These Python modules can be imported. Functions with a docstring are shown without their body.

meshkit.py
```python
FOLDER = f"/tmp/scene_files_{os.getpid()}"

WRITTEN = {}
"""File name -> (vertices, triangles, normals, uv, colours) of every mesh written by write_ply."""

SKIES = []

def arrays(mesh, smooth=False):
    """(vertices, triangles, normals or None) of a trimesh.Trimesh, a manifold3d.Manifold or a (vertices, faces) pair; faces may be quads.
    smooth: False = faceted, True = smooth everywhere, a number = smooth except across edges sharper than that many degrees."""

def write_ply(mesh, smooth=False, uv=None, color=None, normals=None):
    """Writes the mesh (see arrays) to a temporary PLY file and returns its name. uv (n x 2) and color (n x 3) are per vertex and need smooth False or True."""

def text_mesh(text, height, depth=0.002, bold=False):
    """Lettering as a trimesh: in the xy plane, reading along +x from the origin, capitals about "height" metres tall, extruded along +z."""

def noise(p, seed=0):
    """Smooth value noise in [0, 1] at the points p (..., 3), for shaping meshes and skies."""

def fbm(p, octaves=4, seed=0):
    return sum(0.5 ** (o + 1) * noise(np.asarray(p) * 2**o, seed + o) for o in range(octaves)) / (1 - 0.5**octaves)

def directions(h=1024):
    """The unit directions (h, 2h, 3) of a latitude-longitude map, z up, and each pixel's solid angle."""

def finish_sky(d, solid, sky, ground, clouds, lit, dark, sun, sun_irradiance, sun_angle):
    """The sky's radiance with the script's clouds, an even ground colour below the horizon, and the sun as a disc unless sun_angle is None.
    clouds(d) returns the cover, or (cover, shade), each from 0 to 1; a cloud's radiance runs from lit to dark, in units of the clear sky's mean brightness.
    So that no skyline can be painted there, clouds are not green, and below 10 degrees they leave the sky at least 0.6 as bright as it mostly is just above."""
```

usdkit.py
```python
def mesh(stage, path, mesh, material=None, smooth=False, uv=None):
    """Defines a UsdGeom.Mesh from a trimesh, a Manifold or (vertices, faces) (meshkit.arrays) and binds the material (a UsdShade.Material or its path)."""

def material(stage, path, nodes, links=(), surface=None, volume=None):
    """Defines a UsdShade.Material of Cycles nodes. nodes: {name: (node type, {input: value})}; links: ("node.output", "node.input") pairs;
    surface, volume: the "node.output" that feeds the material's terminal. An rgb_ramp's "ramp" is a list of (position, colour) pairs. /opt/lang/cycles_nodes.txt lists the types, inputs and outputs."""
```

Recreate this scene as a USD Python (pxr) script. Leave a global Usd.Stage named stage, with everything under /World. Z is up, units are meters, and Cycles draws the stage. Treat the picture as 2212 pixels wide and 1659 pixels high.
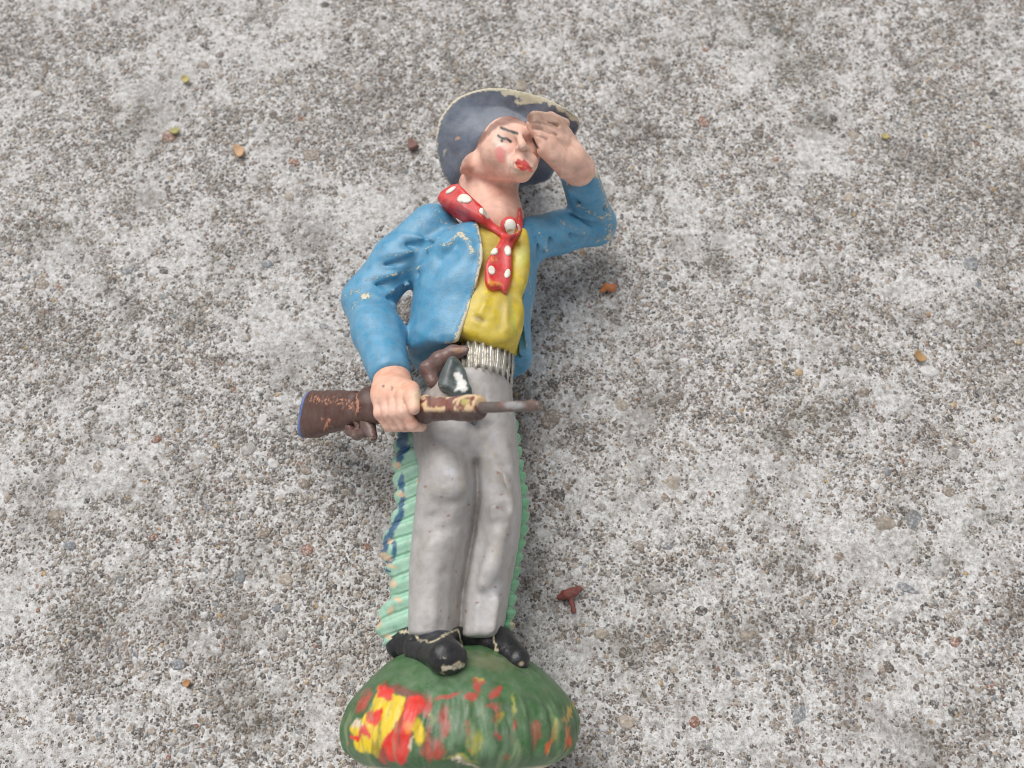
import math, numpy as np, trimesh, usdkit, meshkit
from pxr import Usd, UsdGeom, UsdLux, UsdShade, Gf, Sdf, Vt
from scipy.interpolate import PchipInterpolator
from scipy.ndimage import map_coordinates, gaussian_filter

stage = Usd.Stage.CreateInMemory()
UsdGeom.SetStageUpAxis(stage, UsdGeom.Tokens.z)
UsdGeom.SetStageMetersPerUnit(stage, 1.0)
world = UsdGeom.Xform.Define(stage, '/World')
rng = np.random.default_rng(7)

# ------------------------------------------------------------------ camera, sky, sun, exposure
TILT, DIST, FOCAL, APER = math.radians(18.0), 135.0, 5.0, 6.17          # lens distances in millimetres
CAM = np.array([0.0, -DIST * math.sin(TILT), DIST * math.cos(TILT)])
cam = UsdGeom.Camera.Define(stage, '/World/camera')
cam.CreateFocalLengthAttr(FOCAL); cam.CreateHorizontalApertureAttr(APER); cam.CreateVerticalApertureAttr(APER * .75)
cam.CreateFStopAttr(3.8); cam.CreateFocusDistanceAttr(0.117)
cam.CreateClippingRangeAttr((0.005, 50.0)); cam.CreateExposureAttr(0.97)
cam.AddTranslateOp().Set(tuple(CAM / 1000)); cam.AddRotateXOp().Set(math.degrees(TILT))

SUN_DIR = np.array([-0.34, 0.52, 0.80]); SUN_DIR /= np.linalg.norm(SUN_DIR)
SUN_EL, SUN_ROT = math.asin(SUN_DIR[2]), math.atan2(SUN_DIR[0], SUN_DIR[1])
sky_m = usdkit.material(stage, '/World/Looks/overcast_sky', {
    "sky": ("sky_texture", {"sky_type": "single_scattering", "sun_disc": False, "sun_elevation": SUN_EL, "sun_rotation": SUN_ROT}),
    "tc": ("texture_coordinate", {}),
    "n": ("noise_texture", {"scale": 2.2, "detail": 5.0}),
    "r": ("rgb_ramp", {"ramp": [(0.0, (.72,) * 3), (.45, (.86,) * 3), (.8, (1, 1, 1))]}),
    "b": ("rgb_to_bw", {}),
    "cl": ("mix_color", {"blend_type": "multiply", "fac": 1.0, "b": (4.9, 4.9, 4.95), "use_clamp": False}),
    "m": ("mix_color", {"fac": 0.86, "use_clamp": False}),
    "bg": ("background_shader", {"strength": 0.06})},
    [("tc.generated", "n.vector"), ("n.fac", "r.fac"), ("r.color", "cl.a"), ("sky.color", "m.a"), ("cl.result", "m.b"), ("m.result", "bg.color")],
    surface="bg.background")
dome = UsdLux.DomeLight.Define(stage, '/World/sky')
dome.CreateIntensityAttr(1.0)
UsdShade.MaterialBindingAPI.Apply(dome.GetPrim()).Bind(sky_m)
dome.GetPrim().SetCustomDataByKey('kind', 'structure')
sun = UsdLux.DistantLight.Define(stage, '/World/sun')
sun.CreateNormalizeAttr(True); sun.CreateIntensityAttr(0.40); sun.CreateAngleAttr(42.0); sun.CreateColorAttr((1.0, .985, .96))
zax = Gf.Vec3d(*map(float, SUN_DIR))
sun.AddOrientOp().Set(Gf.Quatf(Gf.Rotation(Gf.Vec3d(0, 0, 1), zax).GetQuat()))

# ------------------------------------------------------------------ picture measurements -> points in the world (millimetres)
# A measurement is (column, row) on a 2212 x 1659 print of the photograph; with a height above the concrete it fixes a point.
_right, _up, _fwd = np.array([1., 0, 0]), np.array([0, math.cos(TILT), math.sin(TILT)]), np.array([0, math.sin(TILT), -math.cos(TILT)])
HALF = APER / FOCAL / 2
def U(px, py, z):
    d = _fwd + _right * ((px - 1106) / 1106 * HALF) + _up * ((829.5 - py) / 1106 * HALF)
    return CAM + d * ((z - CAM[2]) / d[2])
def DP(P):
    v = np.asarray(P, np.float64) - CAM
    w = v @ _fwd
    return 1106 + 1106 * (v @ _right) / w / HALF, 829.5 - 1106 * (v @ _up) / w / HALF

# ------------------------------------------------------------------ signed distance shapes
def cap(P, a, b, ra, rb=None):
    rb = ra if rb is None else rb
    a, b = np.asarray(a, float), np.asarray(b, float)
    ab = b - a
    t = np.clip(((P - a) @ ab) / max(ab @ ab, 1e-9), 0, 1)
    return np.linalg.norm(P - a - t[:, None] * ab, axis=1) - (ra + (rb - ra) * t)
def ell(P, c, r, rot=0.0):
    q = P - np.asarray(c, float)
    if rot:
        co, si = math.cos(rot), math.sin(rot)
        q = np.stack([q[:, 0] * co + q[:, 1] * si, -q[:, 0] * si + q[:, 1] * co, q[:, 2]], 1)
    r = np.asarray(r, float)
    k0 = np.linalg.norm(q / r, axis=1)
    k1 = np.linalg.norm(q / r ** 2, axis=1)
    return k0 * (k0 - 1) / np.maximum(k1, 1e-6)
def near(P, pts, rad, fn, m=3.2):
    lo, hi = np.min(pts, 0) - rad, np.max(pts, 0) + rad
    d = np.linalg.norm(np.maximum(np.maximum(lo - P, P - hi), 0), axis=1)
    k = d < m
    if k.any(): d[k] = fn(P[k])
    return d
def su(a, b, k):
    h = np.maximum(k - np.abs(a - b), 0) / k
    return np.minimum(a, b) - h * h * k / 4
def sx(a, b, k): return -su(-a, -b, k)                    # smooth intersection
def cut(a, b, k): return sx(a, -b, k)                     # smooth difference
def chain(P, pts, rs, k=.8):
    f = None
    for i in range(len(pts) - 1):
        g = cap(P, pts[i], pts[i + 1], rs[i], rs[i + 1])
        f = g if f is None else su(f, g, k)
    return f
def pd(x, y, poly):
    """2-D signed distance to a closed polygon (negative inside)."""
    poly = np.asarray(poly, float)
    d = np.full(len(x), 1e9); s = np.ones(len(x))
    for i in range(len(poly)):
        a, b = poly[i], poly[i - 1]
        ex, ey = b - a
        wx, wy = x - a[0], y - a[1]
        t = np.clip((wx * ex + wy * ey) / max(ex * ex + ey * ey, 1e-12), 0, 1)
        d = np.minimum(d, (wx - ex * t) ** 2 + (wy - ey * t) ** 2)
        c1, c2, c3 = y >= a[1], y < b[1], ex * wy > ey * wx
        s = np.where((c1 & c2 & c3) | (~c1 & ~c2 & ~c3), -s, s)
    return s * np.sqrt(d)
def smooth_poly(pts, n=4):
    p = np.asarray(pts, float)
    for _ in range(n if n < 3 else 2):
        q = np.roll(p, -1, 0)
        p = np.stack([.75 * p + .25 * q, .25 * p + .75 * q], 1).reshape(-1, p.shape[1])
    return p
def slab(P, poly, zc, h, r):
    """Rounded slab over an xy polygon; zc may be an array of centre heights."""
    d2 = pd(P[:, 0], P[:, 1], poly) + r
    dz = np.abs(P[:, 2] - zc) - h + r
    return np.hypot(np.maximum(d2, 0), np.maximum(dz, 0)) + np.minimum(np.maximum(d2, dz), 0) - r
class Loft:
    """A form given by slices (row, left column, right column, centre height, half depth) of the print."""
    def __init__(self, rows, p=2.3, deep=0.0):
        rows = sorted(rows, key=lambda r: -r[0])
        y, xl, xr, zc, b = [], [], [], [], []
        for row, l, r, z, hb in rows:
            z, hb = z - deep, hb + deep                               # the back reaches down towards the concrete
            yy = U(1106, row, z + .85 * hb)[1]                    # rows are read on the front of the form, columns at its widest
            w = (np.array([0, yy, z]) - CAM) @ _fwd
            y.append(yy); xl.append((l - 1106) / 1106 * HALF * w); xr.append((r - 1106) / 1106 * HALF * w); zc.append(z); b.append(hb)
        self.y0, self.y1, self.p = y[0], y[-1], p
        xl, xr = np.array(xl), np.array(xr)
        self.f = PchipInterpolator(y, np.stack([(xl + xr) / 2, (xr - xl) / 2, zc, b], 1))
    def at(self, y): return self.f(np.clip(y, self.y0, self.y1))
    def __call__(self, P, grow=0.0, k=1.2, caps=True):
        v = self.at(P[:, 1])
        a, b = v[:, 1] + grow, v[:, 3] + grow
        r = (np.abs((P[:, 0] - v[:, 0]) / a) ** self.p + np.abs((P[:, 2] - v[:, 2]) / b) ** self.p) ** (1 / self.p)
        f = (r - 1) * np.minimum(a, b)
        if caps:
            f = sx(f, np.maximum(self.y0 - grow - P[:, 1], P[:, 1] - self.y1 - grow), k)
        return f
def N3(P, s, seed=0, o=3): return meshkit.fbm(P / s + 50.0, o, seed) - .5

def surface(f, lo, hi, h):
    """Surface nets of f<0 evaluated in the blocks near the surface, then projected on to it; returns vertices, triangles, normals."""
    B = 8
    lo, hi = np.minimum(lo, hi), np.maximum(lo, hi)
    nb = np.maximum(np.ceil((hi - lo) / (h * B)).astype(int), 1)
    n = nb * B + 1
    G = np.full(n, 9.0, np.float32)
    bi = np.stack(np.meshgrid(*[np.arange(k) for k in nb], indexing='ij'), -1).reshape(-1, 3)
    cen = lo + (bi + .5) * B * h
    def fpar(P, n=20000):
        if len(P) <= n: return f(P)
        return np.concatenate([f(P[s:s + n]) for s in range(0, len(P), n)])
    fc = fpar(cen)
    near = np.abs(fc) < B * h * .87 * 1.35 + .3
    for b, v in zip(bi[~near], fc[~near]):
        if v < 0: G[b[0]*B:b[0]*B+B+1, b[1]*B:b[1]*B+B+1, b[2]*B:b[2]*B+B+1] = -9
    o = np.stack(np.meshgrid(*[np.arange(B + 1)] * 3, indexing='ij'), -1).reshape(-1, 3)
    nbk = bi[near]
    def fill(s):
        idx = (nbk[s:s + 24, None] * B + o[None]).reshape(-1, 3)
        G[idx[:, 0], idx[:, 1], idx[:, 2]] = f(lo + idx * h)
    for s in range(0, len(nbk), 24): fill(s)
    G[[0, -1]] = 9; G[:, [0, -1]] = 9; G[:, :, [0, -1]] = 9
    inside = G < 0
    cnt = np.zeros(np.array(n) - 1, np.int8)
    for a, b, c in np.ndindex(2, 2, 2): cnt += inside[a:n[0]-1+a, b:n[1]-1+b, c:n[2]-1+c]
    cells = np.argwhere((cnt > 0) & (cnt < 8))
    idm = np.full(np.array(n) - 1, -1, np.int32); idm[tuple(cells.T)] = np.arange(len(cells))
    acc, num = np.zeros((len(cells), 3)), np.zeros(len(cells))
    corners = [np.array(c) for c in np.ndindex(2, 2, 2)]
    for p in corners:
        for ax in range(3):
            if p[ax]: continue
            q = p.copy(); q[ax] = 1
            v0, v1 = G[tuple((cells + p).T)], G[tuple((cells + q).T)]
            m = (v0 < 0) != (v1 < 0)
            t = np.where(m, v0 / np.where(m, v0 - v1, 1), 0)
            e = p + np.zeros((len(cells), 3)); e[:, ax] = t
            acc[m] += e[m]; num[m] += 1
    V = lo + (cells + acc / num[:, None]) * h
    F = []
    for ax in range(3):
        u, w = (ax + 1) % 3, (ax + 2) % 3
        sl0, sl1 = [slice(None)] * 3, [slice(None)] * 3
        sl0[ax], sl1[ax] = slice(0, -1), slice(1, None)
        e = np.argwhere(inside[tuple(sl0)] != inside[tuple(sl1)])
        flip = inside[tuple(sl0)][tuple(e.T)]
        def cid(du, dw):
            c = e.copy(); c[:, u] -= du; c[:, w] -= dw
            return idm[tuple(c.T)]
        Q = np.stack([cid(1, 1), cid(0, 1), cid(0, 0), cid(1, 0)], 1)
        Q[~flip] = Q[~flip][:, ::-1]
        F.append(Q)
    F = np.vstack(F)
    def grad(V, e):
        g = np.zeros_like(V)
        for k in range(3):
            d = np.zeros(3); d[k] = e
            g[:, k] = (fpar(V + d) - fpar(V - d)) / (2 * e)
        return g
    for _ in range(1):
        g = grad(V, h * .4); L = np.sum(g * g, 1)
        V = V - np.clip(fpar(V) / np.maximum(L, .05), -h, h)[:, None] * g * .8
    g = grad(V, h * .7)
    Nn = g / np.maximum(np.linalg.norm(g, axis=1, keepdims=True), 1e-9)
    return V, np.vstack([F[:, [0, 1, 2]], F[:, [0, 2, 3]]]), Nn

# ------------------------------------------------------------------ scene helpers
taken = {}
def numbered(path):
    n = taken.get(path, 0); taken[path] = n + 1
    return path if n == 0 else f"{path}_{n:03d}"
def data(p, **kw):
    for k, v in kw.items(): p.SetCustomDataByKey(k, v)
def thing(name, label, category, base, group=None):
    x = UsdGeom.Xform.Define(stage, numbered('/World/' + name))
    x.AddTranslateOp().Set(Gf.Vec3d(*(float(c) / 1000 for c in base)))
    data(x.GetPrim(), label=label, category=category)
    if group: data(x.GetPrim(), group=group)
    return x, np.asarray(base, float)
def put(parent, name, V, F, Nn, mat, tint=None, wear=None, base=np.zeros(3), label=None):
    path = numbered(f"{parent.GetPath()}/{name}")
    m = usdkit.mesh(stage, path, ((V - base) / 1000, F), mat, smooth=False)
    if Nn is not None:
        m.CreateNormalsAttr(Vt.Vec3fArray.FromNumpy(Nn.astype(np.float32))); m.SetNormalsInterpolation("vertex")
    api = UsdGeom.PrimvarsAPI(m)
    if tint is not None:
        api.CreatePrimvar("tint", Sdf.ValueTypeNames.Color3fArray, "vertex").Set(Vt.Vec3fArray.FromNumpy(np.clip(tint, 0, 1).astype(np.float32)))
    if wear is not None:
        api.CreatePrimvar("wear", Sdf.ValueTypeNames.FloatArray, "vertex").Set(Vt.FloatArray.FromNumpy(wear.astype(np.float32)))
    if label: data(m.GetPrim(), label=label)
    return m
def lin(r, g, b):
    c = np.array([r, g, b]) / 255.
    return np.where(c < .04045, c / 12.92, ((c + .055) / 1.055) ** 2.4)
def ss(e0, e1, x):
    t = np.clip((x - e0) / (e1 - e0), 0, 1); return t * t * (3 - 2 * t)
class Paint:
    """Brushed colour on a moulded part: layers of colour laid over patches measured on the print."""
    def __init__(self, V, Nn, F, base):
        self.V, self.N = V, Nn
        self.px, self.py = DP(V)
        self.c = np.tile(np.asarray(base, float), (len(V), 1))
        jx, jy = N3(V, .7, 3) * 9, N3(V, .7, 9) * 9
        self.qx, self.qy = self.px + jx, self.py + jy
        e = np.vstack([F[:, [0, 1]], F[:, [1, 2]], F[:, [2, 0]]])
        d = np.einsum('ij,ij->i', Nn[e[:, 1]] - Nn[e[:, 0]], V[e[:, 1]] - V[e[:, 0]]) / np.maximum(np.sum((V[e[:, 1]] - V[e[:, 0]]) ** 2, 1), 1e-6)
        cv = np.zeros(len(V)); n = np.zeros(len(V))
        for k in (0, 1):
            np.add.at(cv, e[:, k], d); np.add.at(n, e[:, k], 1)
        cv /= np.maximum(n, 1)
        for _ in range(2):
            s = np.zeros(len(V)); np.add.at(s, e[:, 0], cv[e[:, 1]]); np.add.at(s, e[:, 1], cv[e[:, 0]]); cv = s / np.maximum(n, 1)
        self.curve = cv
        self.wear = .15 * ss(.45, 1.6, cv) + .12 * N3(V, 2.5, 21)
    def lay(self, m, col):
        self.c = self.c * (1 - m[:, None]) + np.asarray(col, float) * m[:, None]; return self
    def poly(self, pts, col, soft=2.5, jit=1.0, amt=1.0):
        d = pd(self.px + (self.qx - self.px) * jit, self.py + (self.qy - self.py) * jit, pts)
        return self.lay(amt * (1 - ss(-soft, soft, d)), col)
    def blob(self, x, y, rx, ry, col, rot=0, soft=.15, jit=1.0, amt=1.0):
        dx, dy = self.px + (self.qx - self.px) * jit - x, self.py + (self.qy - self.py) * jit - y
        c, s = math.cos(rot), math.sin(rot)
        r = np.hypot((dx * c + dy * s) / rx, (-dx * s + dy * c) / ry)
        return self.lay(amt * (1 - ss(1 - soft, 1 + soft, r)), col)
    def line_d(self, pts, jit=.5):
        x, y = self.px + (self.qx - self.px) * jit, self.py + (self.qy - self.py) * jit
        d = np.full(len(x), 1e9)
        for a, b in zip(pts[:-1], pts[1:]):
            a, b = np.array(a, float), np.array(b, float); e = b - a
            t = np.clip(((x - a[0]) * e[0] + (y - a[1]) * e[1]) / (e @ e), 0, 1)
            d = np.minimum(d, np.hypot(x - a[0] - t * e[0], y - a[1] - t * e[1]))
        return d
    def stroke(self, pts, w, col, soft=1.5, jit=.5, amt=1.0):
        return self.lay(amt * (1 - ss(w - soft, w + soft, self.line_d(pts, jit))), col)
    def scuff(self, pts, w, amt=.45):
        self.wear = self.wear + amt * .62 * (1 - ss(0, w * 1.5, self.line_d(pts, 0))); return self

# ------------------------------------------------------------------ materials
def paint_material(name, rough=.42, chip=lin(205, 196, 172), metallic=0.0, spec=.5, mottled=.22, grime=.35):
    return usdkit.material(stage, '/World/Looks/' + name, {
        "tint": ("attribute", {"attribute": "tint"}), "wear": ("attribute", {"attribute": "wear"}),
        "g": ("geometry", {}), "mm": ("mapping", {"scale": (1000, 1000, 1000)}),
        "n1": ("noise_texture", {"scale": 2.2, "detail": 8.0, "roughness": .76}),
        "ad": ("math", {"math_type": "add"}),
        "chip": ("map_range", {"from_min": .70, "from_max": .75, "clamp": True}),
        "n2": ("noise_texture", {"scale": .55, "detail": 5.0, "roughness": .65}),
        "r2": ("map_range", {"from_min": .35, "from_max": .75, "to_min": 0.0, "to_max": mottled, "clamp": True}),
        "pale": ("mix_color", {"b": (.78, .76, .72)}),
        "n3": ("noise_texture", {"scale": 5.0, "detail": 3.0, "roughness": .6}),
        "r3": ("map_range", {"from_min": .62, "from_max": .78, "to_min": 0.0, "to_max": grime, "clamp": True}),
        "dirt": ("mix_color", {"b": (.055, .042, .028)}),
        "n4": ("noise_texture", {"scale": .9, "detail": 4.0}),
        "r4": ("map_range", {"from_min": .45, "from_max": .8, "to_min": 0.0, "to_max": grime * .7, "clamp": True}),
        "dirt2": ("mix_color", {"b": (.13, .10, .06)}),
        "mix": ("mix_color", {"b": tuple(chip)}),
        "rr": ("map_range", {"from_min": .3, "from_max": .7, "to_min": rough - .1, "to_max": rough + .14, "clamp": True}),
        "rmix": ("mix_float", {"b": .85}),
        "hb": ("math", {"math_type": "multiply_add", "value2": .35, "value3": 0.0}),
        "hs": ("math", {"math_type": "subtract"}),
        "bump": ("bump", {"strength": .55, "distance": .00022}),
        "p": ("principled_bsdf", {"metallic": metallic, "specular_ior_level": spec})},
        [("g.position", "mm.vector")] + [("mm.vector", f"n{k}.vector") for k in (1, 2, 3, 4)] +
        [("n1.fac", "ad.value1"), ("wear.fac", "ad.value2"), ("ad.value", "chip.value"), ("n2.fac", "r2.value"), ("n3.fac", "r3.value"), ("n4.fac", "r4.value"),
         ("tint.color", "pale.a"), ("r2.result", "pale.fac"), ("pale.result", "dirt2.a"), ("r4.result", "dirt2.fac"), ("dirt2.result", "dirt.a"), ("r3.result", "dirt.fac"),
         ("dirt.result", "mix.a"), ("chip.result", "mix.fac"), ("mix.result", "p.base_color"),
         ("n2.fac", "rr.value"), ("rr.result", "rmix.a"), ("chip.result", "rmix.fac"), ("rmix.result", "p.roughness"),
         ("n3.fac", "hb.value1"), ("hb.value", "hs.value1"), ("chip.result", "hs.value2"), ("hs.value", "bump.height"), ("bump.normal", "p.normal")],
        surface="p.BSDF")
M_PAINT = paint_material('gloss_paint', .36, mottled=.14)
M_STOCK = paint_material('stock_paint', .42, chip=lin(178, 126, 102), mottled=.06, grime=.2)
M_BOOT = paint_material('black_paint', .30, mottled=.02, grime=.1)
M_SKIN = paint_material('skin_paint', .55, chip=lin(222, 205, 180), mottled=.22, grime=.42)
M_MATT = paint_material('matt_paint', .46, mottled=.14, grime=.35)
M_SILVER = paint_material('silver_paint', .34, metallic=.75, mottled=.3, grime=.5)
M_BASE = paint_material('base_paint', .38, mottled=.10, grime=.3)

# ------------------------------------------------------------------ the concrete paving
def axis_coords(lo, hi, step, far):
    core = np.arange(lo, hi + step / 2, step)
    out, s, x = [], step, hi
    while x < far:
        s *= 1.18; x += s; out.append(x)
    left, s, x = [], step, lo
    while x > -far:
        s *= 1.18; x -= s; left.append(x)
    return np.concatenate([left[::-1], core, out])
def relief(x, y):
    p = np.stack([x, y, np.zeros_like(x)], -1)
    return .38 * (meshkit.fbm(p / 6.0 + 31.7, 3, 5) - .5)
def ground_h(x, y):
    """Worn concrete: the gentle relief that the sand shares, and on it the cement paste, thick in places and worn away in others."""
    p = np.stack([x, y, np.zeros_like(x)], -1)
    film = (meshkit.fbm(p / 12.0 + 11.3, 3, 15) - .5) * 1.5 + (meshkit.fbm(p / 2.4 + 3.1, 3, 25) - .5) * 1.15 + (meshkit.fbm(p / .9 + 7.7, 2, 35) - .5) * .95
    return relief(x, y) + np.clip(film * .24 - .050, -.13, .06)
gx, gy = axis_coords(-128, 128, .36, 900), axis_coords(-72, 112, .36, 900)
GX, GY = np.meshgrid(gx, gy, indexing='xy')
GZ = ground_h(GX, GY)
idx = np.arange(GX.size).reshape(GX.shape)
q = np.stack([idx[:-1, :-1], idx[:-1, 1:], idx[1:, 1:], idx[1:, :-1]], -1).reshape(-1, 4)
GV = np.stack([GX, GY, GZ], -1).reshape(-1, 3)
DIRT = [("n5.fac", "r5.value")]
def dirt_nodes(most=.75):
    return {"n5": ("noise_texture", {"scale": .065, "detail": 12.0, "roughness": .80}), "r5": ("map_range", {"from_min": .495, "from_max": .62, "to_min": 0.0, "to_max": most, "clamp": True}),
            "n6": ("noise_texture", {"scale": .05, "detail": 3.0}), "r6": ("rgb_ramp", {"ramp": [(.35, lin(88, 82, 66)), (.5, lin(88, 80, 70)), (.65, lin(84, 70, 62))]})}
M_CEMENT = usdkit.material(stage, '/World/Looks/cement', {
    "g": ("geometry", {}), "mm": ("mapping", {"scale": (1000, 1000, 1000)}), **dirt_nodes(.52),
    "n1": ("noise_texture", {"scale": 1.1, "detail": 8.0, "roughness": .78}),
    "c1": ("rgb_ramp", {"ramp": [(.28, lin(118, 112, 107)), (.42, lin(166, 162, 158)), (.55, lin(208, 206, 204)), (.72, lin(236, 235, 235))]}),
    "v": ("voronoi_texture", {"scale": 2.9, "randomness": 1.0}),
    "sep": ("separate_color", {}),
    "vc": ("rgb_ramp", {"ramp": [(0.0, lin(70, 62, 55)), (.25, lin(120, 108, 94)), (.5, lin(160, 152, 144)), (.75, lin(150, 130, 105)), (1.0, lin(205, 200, 195))]}),
    "vf": ("map_range", {"from_min": .26, "from_max": .34, "to_min": .75, "to_max": 0.0, "clamp": True}),
    "n2": ("noise_texture", {"scale": .35, "detail": 4.0}),
    "vm": ("map_range", {"from_min": .42, "from_max": .56, "to_min": 1.0, "to_max": 0.5, "clamp": True}),
    "mul": ("math", {"math_type": "multiply"}),
    "m1": ("mix_color", {}), "m2": ("mix_color", {}),
    "n3": ("noise_texture", {"scale": 4.5, "detail": 6.0, "roughness": .7}),
    "bump": ("bump", {"strength": .6, "distance": .00016}),
    "p": ("principled_bsdf", {"roughness": .88, "specular_ior_level": .25})},
    [("g.position", "mm.vector")] + [("mm.vector", k + ".vector") for k in ("n1", "n2", "n3", "n5", "n6", "v")] +
    [("n5.fac", "r5.value"), ("n6.fac", "r6.fac"), ("n1.fac", "c1.fac"), ("v.color", "sep.color"), ("sep.r", "vc.fac"), ("v.distance", "vf.value"), ("n2.fac", "vm.value"),
     ("vf.result", "mul.value1"), ("vm.result", "mul.value2"), ("c1.color", "m1.a"), ("vc.color", "m1.b"), ("mul.value", "m1.fac"),
     ("m1.result", "m2.a"), ("r6.color", "m2.b"), ("r5.result", "m2.fac"), ("m2.result", "p.base_color"), ("n3.fac", "bump.height"), ("bump.normal", "p.normal")],
    surface="p.BSDF")
pav = UsdGeom.Xform.Define(stage, '/World/pavement')
data(pav.GetPrim(), kind='structure')
v_, f_, n_ = meshkit.arrays((GV, q), True)
put(pav, 'cement', v_, f_, n_, M_CEMENT)

def grain_material(name, col, k=.25, rough=.6):
    lo_, hi_ = np.asarray(col) * (1 - k * 1.3), np.minimum(np.asarray(col) * (1 + k * 1.4), .9)
    return usdkit.material(stage, '/World/Looks/' + name, {
        "g": ("geometry", {}), "mm": ("mapping", {"scale": (1000, 1000, 1000)}), **dirt_nodes(.62),
        "oi": ("object_info", {}), "n1": ("noise_texture", {"scale": 1.6, "detail": 5.0, "roughness": .7}),
        "rp": ("rgb_ramp", {"ramp": [(.3, lo_), (.7, hi_)]}),
        "nf": ("noise_texture", {"scale": 2.4, "detail": 6.0, "roughness": .75}), "fr": ("map_range", {"from_min": .50, "from_max": .60, "to_min": 0.0, "to_max": .8, "clamp": True}),
        "film": ("mix_color", {"b": tuple(lin(196, 190, 184))}), "m2": ("mix_color", {}),
        "bump": ("bump", {"strength": .5, "distance": .0002}),
        "p": ("principled_bsdf", {"roughness": rough, "specular_ior_level": .35})},
        [("g.position", "mm.vector")] + [("mm.vector", k_ + ".vector") for k_ in ("n1", "nf", "n5", "n6")] +
        [("n5.fac", "r5.value"), ("n6.fac", "r6.fac"), ("n1.fac", "rp.fac"), ("nf.fac", "fr.value"), ("rp.color", "film.a"), ("fr.result", "film.fac"),
         ("film.result", "m2.a"), ("r6.color", "m2.b"), ("r5.result", "m2.fac"), ("m2.result", "p.base_color"), ("n1.fac", "bump.height"), ("bump.normal", "p.normal")],
        surface="p.BSDF")
GRAINS = [('grain_brown', lin(132, 119, 107), .23), ('grain_grey', lin(149, 145, 140), .24), ('grain_dark', lin(80, 76, 73), .11), ('grain_tan', lin(158, 146, 132), .09),
          ('grain_umber', lin(100, 90, 83), .17), ('grain_pale', lin(196, 194, 192), .10), ('grain_slate', lin(120, 123, 127), .05), ('grain_rust', lin(134, 98, 82), .009), ('grain_ochre', lin(166, 140, 100), .006)]
GMAT = [grain_material(n, c) for n, c, _ in GRAINS]
def pebble_shape(seed, sub=1, rough=.28, flat=.38):
    r = np.random.default_rng(seed)
    m = trimesh.creation.icosphere(sub, 1.0)
    v = np.array(m.vertices)
    v *= (1 + rough * 2 * (meshkit.fbm(v * 1.1 + seed * 7.7, 2, seed) - .5))[:, None]
    for _ in range(3):                                        # a few broken facets
        d = r.normal(size=3); d /= np.linalg.norm(d)
        s = v @ d; v -= np.maximum(s - .72, 0)[:, None] * d * .8
    v[:, 2] = np.sign(v[:, 2]) * (1 - (1 - np.clip(np.abs(v[:, 2]), 0, 1)) ** 1.6)      # ground flat by wear
    return v * np.array([1, r.uniform(.68, .95), flat]), np.array(m.faces)
pi = UsdGeom.PointInstancer.Define(stage, '/World/pavement/sand_grains')
data(pi.GetPrim(), kind='stuff')
protos, weights = [], []
for k, (n, c, w) in enumerate(GRAINS):
    for s in range(2):
        v, f = pebble_shape(100 + k * 2 + s)
        vv, ff, nn = meshkit.arrays((v, f), 48)
        p_ = f'/World/pavement/sand_grains/{n}' + ('' if s == 0 else f'_{s:03d}')
        mm_ = usdkit.mesh(stage, p_, (vv / 1000, ff), GMAT[k])
        mm_.CreateNormalsAttr(Vt.Vec3fArray.FromNumpy(nn.astype(np.float32))); mm_.SetNormalsInterpolation("vertex")
        protos.append(p_); weights.append(w / 2)
NG = 330000
X, Y = rng.uniform(-122, 122, NG), rng.uniform(-66, 106, NG)
R = np.clip(np.exp(rng.normal(math.log(.225), .44, NG)), .10, .95)
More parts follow.
